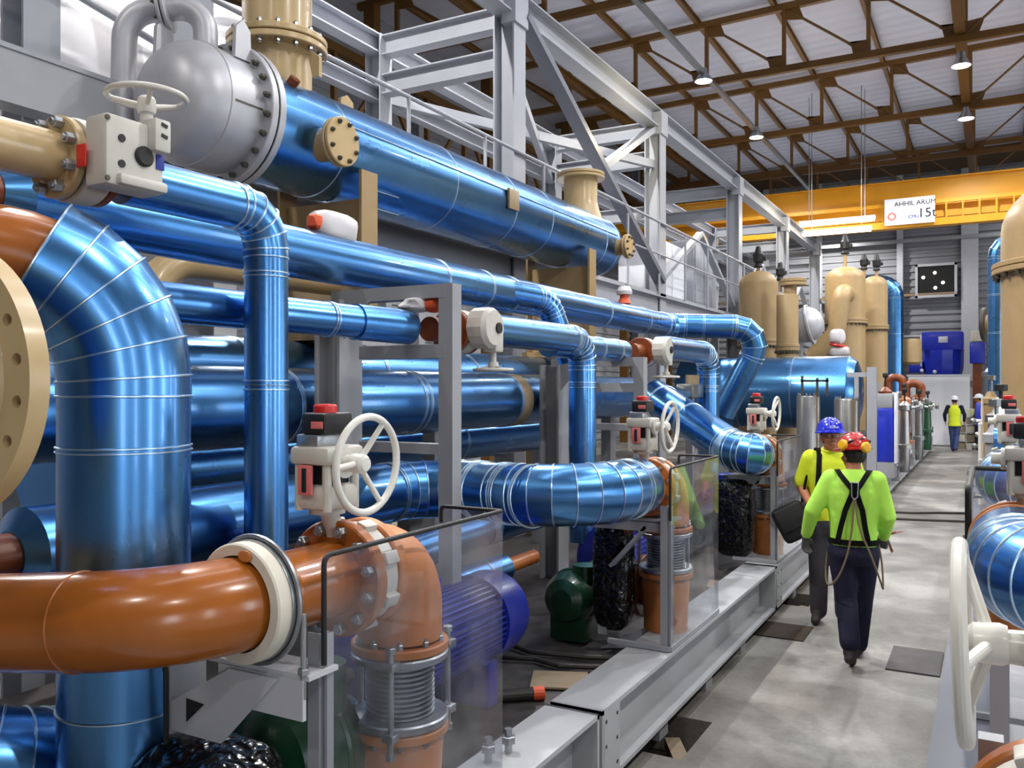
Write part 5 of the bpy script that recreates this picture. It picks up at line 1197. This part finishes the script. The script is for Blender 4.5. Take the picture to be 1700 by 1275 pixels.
def torso(mb, rows, seg=28):
    """stack of ellipses (x, y, z, half width, half depth)"""
    vs, fs = [], []
    for x, y, z, a, b in rows: vs += [(x+a*math.copysign(abs(math.cos(2*PI*k/seg))**.85, math.cos(2*PI*k/seg)), y+b*math.copysign(abs(math.sin(2*PI*k/seg))**.85, math.sin(2*PI*k/seg)), z) for k in range(seg)]
    for i in range(len(rows)-1):
        for k in range(seg): fs.append((i*seg+k, i*seg+(k+1) % seg, (i+1)*seg+(k+1) % seg, (i+1)*seg+k))
    fs += [tuple(range(seg))[::-1], tuple(range((len(rows)-1)*seg, len(rows)*seg))]
    mb.add(vs, fs)
def hand(mb, wrist, d, side, s=1., curl=.5, grow=0.):
    """palm, four unequal bent fingers and a thumb; d: along the hand, side: towards the thumb"""
    w = V(wrist); d = V(d).normalized(); e = (V(side)-d*V(side).dot(d)).normalized(); n = d.cross(e)
    for k in range(4): limb(mb, [w+d*.01+e*(.018-.012*k), w+d*.085*s+e*(.03-.02*k)], [.016+grow, .0125+grow], 10)
    for k, L in enumerate((.072, .08, .075, .058)):
        b = w+d*.085*s+e*(.03-.02*k); c1 = curl*.7; c2 = curl*1.6; c3 = curl*2.3
        q1 = b+(d*math.cos(c1)+n*math.sin(c1))*L*.42; q2 = q1+(d*math.cos(c2)+n*math.sin(c2))*L*.33; q3 = q2+(d*math.cos(c3)+n*math.sin(c3))*L*.25
        limb(mb, [b, q1, q2, q3], [.0098+grow, .0092+grow, .0085+grow, .0072+grow], 8)
    b = w+d*.025+e*.024; limb(mb, [b, b+d*.032+e*.03+n*.008, b+d*.062+e*.038+n*.02], [.014+grow, .0115+grow, .0088+grow], 8)
def head(mb, c, yaw, tilt=0., s=1.):
    """skull, jaw, nose, brow, lips, ears"""
    Rm = Matrix.Rotation(yaw, 3, 'Z') @ Matrix.Rotation(-tilt, 3, 'X'); c = V(c)
    q = lambda p: c+Rm @ (V(p)*s)
    def el(p, r, sc): 
        t = MB().ball((0, 0, 0), 1, 20, 14); mb.add([q(V(p)+V((v.x*sc[0]*r, v.y*sc[1]*r, v.z*sc[2]*r))) for v in t.v], t.f)
    el((0, -.012, .03), .1, (.77, .98, .98)); el((0, .03, -.03), .1, (.66, .62, .85)); el((0, .045, -.088), .04, (.95, .8, .75))
    el((0, .072, .032), .05, (1.15, .35, .35))
    limb(mb, [q((0, .088, .02)), q((0, .108, -.022))], [.009*s, .014*s], 8); el((.014, .1, -.028), .011, (1, 1, .8)); el((-.014, .1, -.028), .011, (1, 1, .8))
    el((0, .087, -.058), .022, (1.1, .5, .3)); el((0, .084, -.071), .02, (1, .5, .35))
    for sx in (-1, 1): el((sx*.078, -.005, -.005), .03, (.4, .75, 1.1)); el((sx*.045, .062, -.02), .028, (1, .6, .8))
    return q, Rm
def face_parts(f, q, eyes=True):
    for sx in (-1, 1):
        e = MB().ball(q((sx*.032, .0775, .012)), .0105, 12, 8); e = f.mesh(e, 'eye', 'board_white')
        i = MB().ball(q((sx*.032, .0855, .012)), .005, 10, 6); f.mesh(i, 'iris', 'hair_dark', parent=e)
        b = MB(); limb(b, [q((sx*.016, .094, .034)), q((sx*.05, .083, .036))], [.004, .003], 6); f.mesh(b, 'eyebrow', 'hair_dark')
def helmet(f, q, mat, peak=1, s=1., ridge=True):
    rows = [(-.0, .118, .138), (.03, .117, .137), (.07, .106, .124), (.1, .085, .1), (.122, .055, .066), (.134, .02, .026)]
    mb = MB(); seg = 32; vs, fs = [], []
    for z, a, b in rows: vs += [q((a*math.cos(2*PI*k/seg), -.008+b*math.sin(2*PI*k/seg), .05+z)) for k in range(seg)]
    top = len(vs); vs.append(q((0, -.008, .186)))
    for i in range(len(rows)-1):
        for k in range(seg): fs.append((i*seg+k, i*seg+(k+1) % seg, (i+1)*seg+(k+1) % seg, (i+1)*seg+k))
    for k in range(seg): fs.append(((len(rows)-1)*seg+k, (len(rows)-1)*seg+(k+1) % seg, top))
    inner = len(vs); vs += [q((.108*math.cos(2*PI*k/seg), -.008+.128*math.sin(2*PI*k/seg), .05)) for k in range(seg)]
    for k in range(seg): fs.append((k, inner+k, inner+(k+1) % seg, (k+1) % seg))
    vs.append(q((0, -.008, .12))); it = len(vs)-1
    for k in range(seg): fs.append((inner+k, it, inner+(k+1) % seg))
    mb.add(vs, fs); h = f.mesh(mb, 'hard_hat', mat)
    br = MB(); vs, fs = [], []
    for k in range(seg):
        a = 2*PI*k/seg; ext = .012+(.05*max(0, math.sin(a))**1.5 if peak else 0)
        for z, o in ((.05, 0), (.044, 1), (.056, 1), (.062, 0)):
            vs.append(q(((.117+o*ext)*math.cos(a), -.008+(.137+o*ext)*math.sin(a), z-.012*o*max(0, math.sin(a)))))
    for k in range(seg):
        for j in range(4): fs.append((4*k+j, 4*((k+1) % seg)+j, 4*((k+1) % seg)+(j+1) % 4, 4*k+(j+1) % 4))
    br.add(vs, fs); f.mesh(br, 'brim', mat, parent=h)
    if ridge:
        for sx in (-.035, .035):
            m = MB(); limb(m, [q((sx, .085, .145)), q((sx, .03, .178)), q((sx, -.04, .18)), q((sx, -.1, .145))], [.006]*4, 8); f.mesh(m, 'ridge', mat, parent=h)
    return h
def ribbon(pts, nrm, w, th=.004):
    """flat strap through points, lying on a surface with given normals"""
    mb = MB(); n = len(pts); pts = [V(p) for p in pts]; vs = []
    for i, p in enumerate(pts):
        d = (pts[min(i+1, n-1)]-pts[max(i-1, 0)]).normalized(); N = V(nrm[i] if isinstance(nrm, list) else nrm).normalized(); sd = d.cross(N).normalized()*w/2
        vs += [p-sd, p+sd, p+sd+N*th, p-sd+N*th]
    fs = [(0, 1, 2, 3), tuple(4*(n-1)+j for j in range(4))[::-1]]
    for i in range(n-1):
        for j in range(4): fs.append((4*i+j, 4*i+4+j, 4*i+4+(j+1) % 4, 4*i+(j+1) % 4))
    return mb.add(vs, fs)
def boot(f, ankle, toe, mat='boot_dark', knee=None, n='boot'):
    a, t = V(ankle), V(toe); d = (t-a); d.z = 0; L = d.length; d.normalize(); m = MB()
    heel = a-d*.05+V((0, 0, t.z-a.z+.005))
    limb(m, [lerp(a, knee, .2) if knee is not None else a+V((0, 0, .08)), a], [.048, .05], 14)
    limb(m, [a, lerp(a, t, .5)+V((0, 0, .012)), t+V((0, 0, .01))], [.052, .046, .04], 14)
    limb(m, [V((a.x, a.y, a.z-.045))-d*.035, V((a.x, a.y, a.z-.045))], [.04, .042], 12)
    f.mesh(m, n, mat, .012, 4)
    return m

def soft(pts, n=3):
    pts = [V(p) for p in pts]
    for _ in range(n):
        out = [pts[0]]
        for p, q_ in zip(pts, pts[1:]): out += [lerp(p, q_, .25), lerp(p, q_, .75)]
        pts = out+[pts[-1]]
    return pts
# --- worker in the red helmet, walking away from the camera
A = Fig('person walking away in lime green shirt, red helmet and black safety harness', (-.955, 7.32, 0), math.radians(4))
sh_l, el_l, wr_l = (-.185, .0, 1.475), (-.305, -.05, 1.205), (-.365, .06, .985)
sh_r, el_r, wr_r = (.185, .0, 1.475), (.25, -.01, 1.19), (.215, .17, .99)
hip_l, kn_l, an_l, to_l = (-.09, 0, .93), (-.05, -.0, .50), (-.015, -.2, .15), (-.01, -.06, .032)
hip_r, kn_r, an_r, to_r = (.09, 0, .93), (.06, .17, .51), (.02, .22, .10), (.025, .38, .03)
b = MB()
torso(b, [(0, 0, .86, .14, .1), (0, 0, .95, .15, .105), (0, 0, 1.1, .135, .095), (0, .0, 1.3, .165, .11), (0, 0, 1.44, .17, .1), (0, 0, 1.5, .1, .07), (0, .01, 1.56, .055, .055)])
limb(b, [(0, .0, 1.5), (0, .025, 1.62)], [.06, .054])
limb(b, [sh_l, el_l, wr_l], [.055, .042, .028]); limb(b, [sh_r, el_r, wr_r], [.055, .042, .028])
limb(b, [hip_l, kn_l, an_l], [.085, .055, .04]); limb(b, [hip_r, kn_r, an_r], [.085, .055, .04])
q, _ = head(b, (0, .035, 1.655), math.radians(38), .1)
hand(b, wr_l, (-.12, .35, -1), (.5, 1, 0), 1, .5); hand(b, wr_r, (-.15, .6, -.8), (-1, .3, 0), 1, .6)
A.mesh(b, 'body', 'skin', .0085, 3)
face_parts(A, q)
c = MB()
torso(c, [(0, .0, .945, .178, .135), (0, 0, 1.02, .176, .128), (0, -.005, 1.12, .178, .125), (0, -.008, 1.25, .195, .128), (0, -.008, 1.36, .208, .125), (0, -.004, 1.44, .2, .112), (0, .0, 1.5, .15, .085), (0, .005, 1.535, .085, .07), (0, .01, 1.555, .07, .066)])
limb(c, [(-.165, 0, 1.465), el_l, lerp(el_l, wr_l, .9)], [.082, .064, .046]); limb(c, [(.165, 0, 1.465), el_r, lerp(el_r, wr_r, .9)], [.082, .064, .046])
for a0, a1, r in (((-.12, -.115, 1.36), (-.07, -.12, 1.02), .012), ((-.05, -.12, 1.3), (-.02, -.122, 1.0), .01), ((.13, -.115, 1.38), (.07, -.12, 1.03), .012), ((-.15, -.1, 1.2), (-.1, -.11, .99), .014), ((-.25, -.06, 1.3), (-.3, -.08, 1.15), .012)): limb(c, [a0, a1], [r, r*.6], 8)
A.mesh(c, 'shirt', 'hiviz_green', .013, 4)
c = MB()
torso(c, [(0, 0, .80, .15, .125), (0, -.01, .88, .182, .145), (0, 0, .98, .168, .125), (0, 0, 1.0, .165, .12)])
limb(c, [(-.088, -.01, .9), kn_l, (an_l[0], an_l[1]+.015, an_l[2]+.07)], [.112, .084, .078]); limb(c, [(.088, -.0, .9), kn_r, (an_r[0], an_r[1], an_r[2]+.01)], [.112, .084, .078])
for z, x in ((.45, -.05), (.38, -.04), (.3, -.03), (.24, -.02)): limb(c, [(x-.05, -.06-.3*(.5-z), z), (x+.05, -.06-.3*(.5-z), z+.02)], [.022, .02], 8)
A.mesh(c, 'trousers', 'navy_cloth', .013, 4)
boot(A, an_l, to_l, knee=kn_l); boot(A, an_r, to_r, knee=kn_r)
g = MB(); hand(g, wr_l, (-.12, .35, -1), (.5, 1, 0), 1, .5, .004); limb(g, [lerp(wr_l, el_l, .2), wr_l], [.042, .034]); A.mesh(g, 'glove', 'glove_grey', .008, 3)
g = MB(); hand(g, wr_r, (-.15, .6, -.8), (-1, .3, 0), 1, .6, .004); limb(g, [lerp(wr_r, el_r, .2), wr_r], [.042, .034]); A.mesh(g, 'glove', 'glove_grey', .008, 3)
hr_ = MB()
for k in range(7):
    a = PI+PI*k/6; limb(hr_, [q((.072*math.cos(a), -.01+.085*math.sin(a), .06)), q((.07*math.cos(a), -.01+.084*math.sin(a), -.01)), q((.055*math.cos(a), -.005+.07*math.sin(a), -.055))], [.02, .02, .012], 8)
A.mesh(hr_, 'hair', 'hair_dark', .012, 3)
hh = helmet(A, q, 'helmet_red')
band = MB(); limb(band, [q((-.1, -.02, .06)), q((-.09, -.09, .11)), q((0, -.125, .13)), q((.09, -.09, .11)), q((.1, -.02, .06))], [.009]*5, 8); A.mesh(band, 'muff_band', 'rubber_black', parent=hh)
hc = V(q((0, -.01, .06)))
for p in ((-.118, -.04, .085), (.012, -.146, .06)):
    o = V(q(p)); n = (o-hc).normalized()
    m = MB().lathe(o-n*.022, n, [(0, 0), (.036, 0), (.043, .012), (.043, .03), (.034, .042), (0, .047)], 28); cu = A.mesh(m, 'ear_muff', 'muff_yellow', parent=hh, sharp=40)
    m = MB().lathe(o-n*.036, n, [(0, 0), (.038, 0), (.04, .016), (0, .016)], 24); A.mesh(m, 'muff_cushion', 'rubber_black', parent=cu)
hs = []
yb = -.135
hn = thing_h = None
har = ribbon([(.01, -.142, 1.40), (-.05, -.143, 1.24), (-.085, -.142, 1.1), (-.11, -.135, .98)], (0, -1, 0), .04); har = A.mesh(har, 'harness', 'strap_black')
def strap(pts, nrm, w=.04, mat='strap_black', nm='strap'): A.mesh(ribbon(pts, nrm, w), nm, mat, parent=har)
strap([(.025, -.142, 1.40), (.075, -.143, 1.24), (.095, -.142, 1.1), (.12, -.135, .98)], (0, -1, 0))
strap([(.02, -.144, 1.38), (-.03, -.135, 1.44), (-.09, -.1, 1.51), (-.12, -.03, 1.545), (-.125, .06, 1.53), (-.12, .125, 1.4)], [(0, -1, 0), (0, -.8, .5), (-.1, -.5, .8), (-.1, 0, 1), (-.1, .6, .8), (0, 1, .1)])
strap([(.015, -.144, 1.38), (.06, -.135, 1.44), (.1, -.1, 1.51), (.12, -.03, 1.545), (.125, .06, 1.53), (.12, .125, 1.4)], [(0, -1, 0), (0, -.8, .5), (.1, -.5, .8), (.1, 0, 1), (.1, .6, .8), (0, 1, .1)])
wb_ = [(.185*math.cos(2*PI*k/24), .145*math.sin(2*PI*k/24)-.003, .985) for k in range(25)]
strap(wb_, [(math.cos(2*PI*k/24), math.sin(2*PI*k/24), 0) for k in range(25)], .045)
A.mesh(MB().bbox((.018, -.15, 1.395), (.075, .012, .12), .004), 'back_pad', 'strap_black', parent=har)
A.mesh(MB().tube([(-.005, -.165, 1.46), (.045, -.165, 1.46), (.04, -.168, 1.35), (.018, -.17, 1.325), (-.002, -.168, 1.35), (-.005, -.165, 1.46)], .005, 8), 'buckle_ring', 'galvanised', parent=har)
for pts in ([(.015, -.165, 1.34), (.0, -.165, 1.1), (-.03, -.165, .9), (-.09, -.17, .73), (-.155, -.15, .64), (-.2, -.08, .64), (-.205, -.02, .8), (-.178, -.0, .97)], [(.02, -.165, 1.34), (.05, -.165, 1.1), (.12, -.17, .95), (.18, -.16, .78), (.215, -.12, .66), (.22, -.04, .62), (.21, .02, .82), (.182, .02, .97)]):
    A.mesh(MB().tube(soft(pts), .0075, 8), 'lanyard', 'rope_tan', parent=har)

# --- worker in the blue helmet, facing him
B = Fig('person in yellow shirt and blue helmet facing the camera with a black shoulder bag', (-1.31, 8.5, 0), math.radians(190), 1.045)
sh_l, el_l, wr_l = (-.18, .0, 1.475), (-.25, .04, 1.2), (-.16, .26, 1.1)
sh_r, el_r, wr_r = (.185, .0, 1.475), (.25, -.02, 1.21), (.175, .2, 1.08)
hip_l, kn_l, an_l, to_l = (-.09, 0, .93), (-.1, .03, .5), (-.11, .0, .1), (-.12, .15, .03)
hip_r, kn_r, an_r, to_r = (.09, 0, .93), (.1, .03, .5), (.1, -.02, .1), (.13, .13, .03)
b = MB()
torso(b, [(0, 0, .86, .14, .1), (0, 0, .95, .15, .105), (0, 0, 1.1, .135, .095), (0, .0, 1.3, .165, .11), (0, 0, 1.44, .17, .1), (0, 0, 1.5, .1, .07), (0, .01, 1.56, .055, .055)])
limb(b, [(0, .0, 1.5), (0, .03, 1.62)], [.062, .056])
limb(b, [sh_l, el_l, wr_l], [.058, .046, .03]); limb(b, [sh_r, el_r, wr_r], [.058, .046, .03])
limb(b, [hip_l, kn_l, an_l], [.085, .055, .04]); limb(b, [hip_r, kn_r, an_r], [.085, .055, .04])
q, _ = head(b, (0, .05, 1.655), math.radians(14), -.12)
hand(b, wr_l, (.3, .9, .1), (.3, 0, 1), 1, .7); hand(b, wr_r, (-.35, .9, .0), (-.3, 0, 1), 1, .7)
B.mesh(b, 'body', 'skin', .0085, 3); face_parts(B, q)
c = MB()
torso(c, [(0, 0, .9, .178, .13), (0, 0, 1.0, .18, .132), (0, .0, 1.12, .178, .13), (0, 0, 1.25, .192, .132), (0, 0, 1.36, .205, .128), (0, 0, 1.44, .198, .114), (0, 0, 1.5, .15, .088), (0, .005, 1.535, .085, .072), (0, .01, 1.55, .072, .068)])
limb(c, [(-.165, 0, 1.465), lerp(sh_l, el_l, .85)], [.085, .074]); limb(c, [(.165, 0, 1.465), lerp(sh_r, el_r, .85)], [.085, .074])
for a0, a1, r in (((-.1, .12, 1.36), (-.03, .125, 1.1), .012), ((.1, .12, 1.36), (.06, .125, 1.05), .012), ((.02, .125, 1.2), (.08, .125, .95), .012)): limb(c, [a0, a1], [r, r*.6], 8)
B.mesh(c, 'shirt', 'hiviz_yellow', .013, 4)
col_ = MB().torus((0, .012, 1.55), (0, .25, 1), .07, .014, 24, 8); B.mesh(col_, 'collar', 'hiviz_yellow')
c = MB()
torso(c, [(0, 0, .80, .15, .125), (0, -.0, .88, .178, .14), (0, 0, .96, .168, .125)])
limb(c, [(-.088, 0, .9), kn_l, (an_l[0], an_l[1], an_l[2]+.0)], [.112, .085, .075]); limb(c, [(.088, -.0, .9), kn_r, (an_r[0], an_r[1], an_r[2]+.0)], [.112, .085, .075])
B.mesh(c, 'trousers', 'grey_cloth', .013, 4)
boot(B, an_l, to_l, knee=kn_l); boot(B, an_r, to_r, knee=kn_r)
hr_ = MB()
for k in range(7):
    a = PI+PI*k/6; limb(hr_, [q((.074*math.cos(a), -.01+.088*math.sin(a), .06)), q((.07*math.cos(a), -.01+.086*math.sin(a), .0)), q((.055*math.cos(a), -.005+.07*math.sin(a), -.045))], [.018, .016, .01], 8)
B.mesh(hr_, 'hair', 'hair_dark', .012, 3)
hb = helmet(B, q, 'helmet_blue')
tm = MB(); glyph = bpy.data.curves.new('lettering', 'FONT'); glyph.body = 'Bilton'; glyph.size = .034; glyph.align_x = 'CENTER'; glyph.align_y = 'CENTER'; glyph.extrude = .001
go = bpy.data.objects.new('lettering', glyph); COL.objects.link(go); gm = bpy.data.meshes.new_from_object(go); bpy.data.objects.remove(go)
tm.add([q((-v.co.x, .0+math.sqrt(max(0, .138**2-(v.co.x*1.15)**2))+.0-.006+v.co.z, .088+v.co.y)) for v in gm.vertices], [list(p.vertices) for p in gm.polygons]); bpy.data.meshes.remove(gm)
B.mesh(tm, 'lettering', 'board_white', parent=hb)
sb = ribbon([(.12, -.12, 1.3), (.1, -.06, 1.52), (.1, .0, 1.56), (.095, .085, 1.5), (.1, .135, 1.35), (.115, .14, 1.15)], [(0, -1, 0), (0, -.5, .8), (0, 0, 1), (0, .6, .8), (0, 1, .1), (0, 1, 0)], .045); B.mesh(sb, 'shoulder_strap', 'strap_black')
bg_ = thing('shoulder_bag', 'black soft bag hanging at the side of the worker in blue helmet', 'bag', (-1.66, 8.38, .9))
rb_ = Matrix.Rotation(-.5, 3, 'Y') @ Matrix.Rotation(.3, 3, 'Z')
MB().bbox((-1.61, 8.3, .95), (.3, .13, .34), .045, rb_).build('bag_body', 'bag_black', bg_, sharp=50)
MB().bbox(V((-1.61, 8.3, .95))+rb_ @ V((0, -.07, .04)), (.26, .03, .22), .012, rb_).build('flap', 'bag_black', bg_, sharp=50)
MB().tube(fillet([(-1.54, 8.36, 1.13), (-1.49, 8.43, 1.5), (-1.44, 8.48, 1.63)], .05, 3), .012, 8).build('carry_strap', 'strap_black', bg_)

# --- two workers far down the aisle
def simple(label, loc, yaw, sc, shirt, arms, legs, hat, stride=.12):
    f = Fig(label, loc, yaw, sc); b = MB()
    L = [(-.09, 0, .92), (-.07, .05+stride*.3, .5), (-.05, stride, .1)], [(.09, 0, .92), (.06, .03, .5), (.04, -stride, .13)]
    arm = [(-.19, 0, 1.46), (-.29, .0, 1.2), (-.27, .1, .98)], [(.19, 0, 1.46), (.29, .0, 1.2), (.27, .08, .98)]
    torso(b, [(0, 0, .86, .14, .1), (0, 0, 1.1, .135, .095), (0, .0, 1.3, .165, .11), (0, 0, 1.44, .17, .1), (0, 0, 1.5, .1, .07)])
    limb(b, [(0, 0, 1.5), (0, .02, 1.62)], [.06, .055])
    for a in arm: limb(b, a, [.05, .04, .028]); hand(b, a[2], (0, .2, -1), (0, 1, 0), 1, .4)
    for l in L: limb(b, l, [.085, .055, .04])
    q, _ = head(b, (0, .03, 1.65), 0); f.mesh(b, 'body', 'skin', .012, 2)
    c = MB()
    for a in arm: limb(c, [a[0], a[1], lerp(a[1], a[2], .85)], [.07, .058, .045])
    torso(c, [(0, 0, 1.0, .155, .11), (0, 0, 1.3, .185, .12), (0, 0, 1.44, .18, .11), (0, 0, 1.53, .07, .066)])
    f.mesh(c, 'jacket', arms, .016, 3)
    c = MB(); torso(c, [(0, 0, .84, .2, .15), (0, 0, .95, .185, .145), (0, 0, 1.1, .175, .138), (0, 0, 1.3, .19, .14), (0, 0, 1.42, .17, .128), (0, 0, 1.5, .11, .1), (0, .0, 1.53, .078, .078)]); f.mesh(c, 'vest', shirt, .014, 3)
    c = MB(); torso(c, [(0, 0, .80, .15, .125), (0, 0, .88, .17, .13), (0, 0, .98, .15, .11)])
    for l in L: limb(c, l, [.11, .08, .07])
    f.mesh(c, 'trousers', legs, .016, 3)
    for l in L: boot(f, l[2], V(l[2])+V((0, .15, -.06)), knee=l[1])
    h = MB(); h.ball(q((0, -.02, .02)), .098, 14, 10, (.85, 1, .8)); f.mesh(h, 'hair', 'hair_dark')
    helmet(f, q, hat, ridge=False)
simple('person with white helmet and yellow vest walking away far down the aisle', (-1.08, 33.0, 0), 0, 1.05, 'hiviz_yellow', 'navy_cloth', 'jeans_blue', 'board_white')
simple('person half hidden behind the right-hand equipment, in green vest and pale helmet', (-.34, 34.3, .0), math.radians(70), 1.08, 'hiviz_green', 'grey_cloth', 'navy_cloth', 'board_white', .03)
t = thing('blue_crate', 'dark blue crate in front of the half hidden worker at right', 'crate', (-.1, 24, 1.5))
MB().bbox((-.12, 24, 1.55), (.4, .5, .55), .02).build('bin', 'motor_blue', t); MB().bbox((-.1, 24, .91), (.26, .5, .76), .02).build('stand', 'frame_grey', t); MB().bbox((-.12, 23.73, 1.6), (.2, .02, .2), .004).build('handle', 'frame_grey', t)
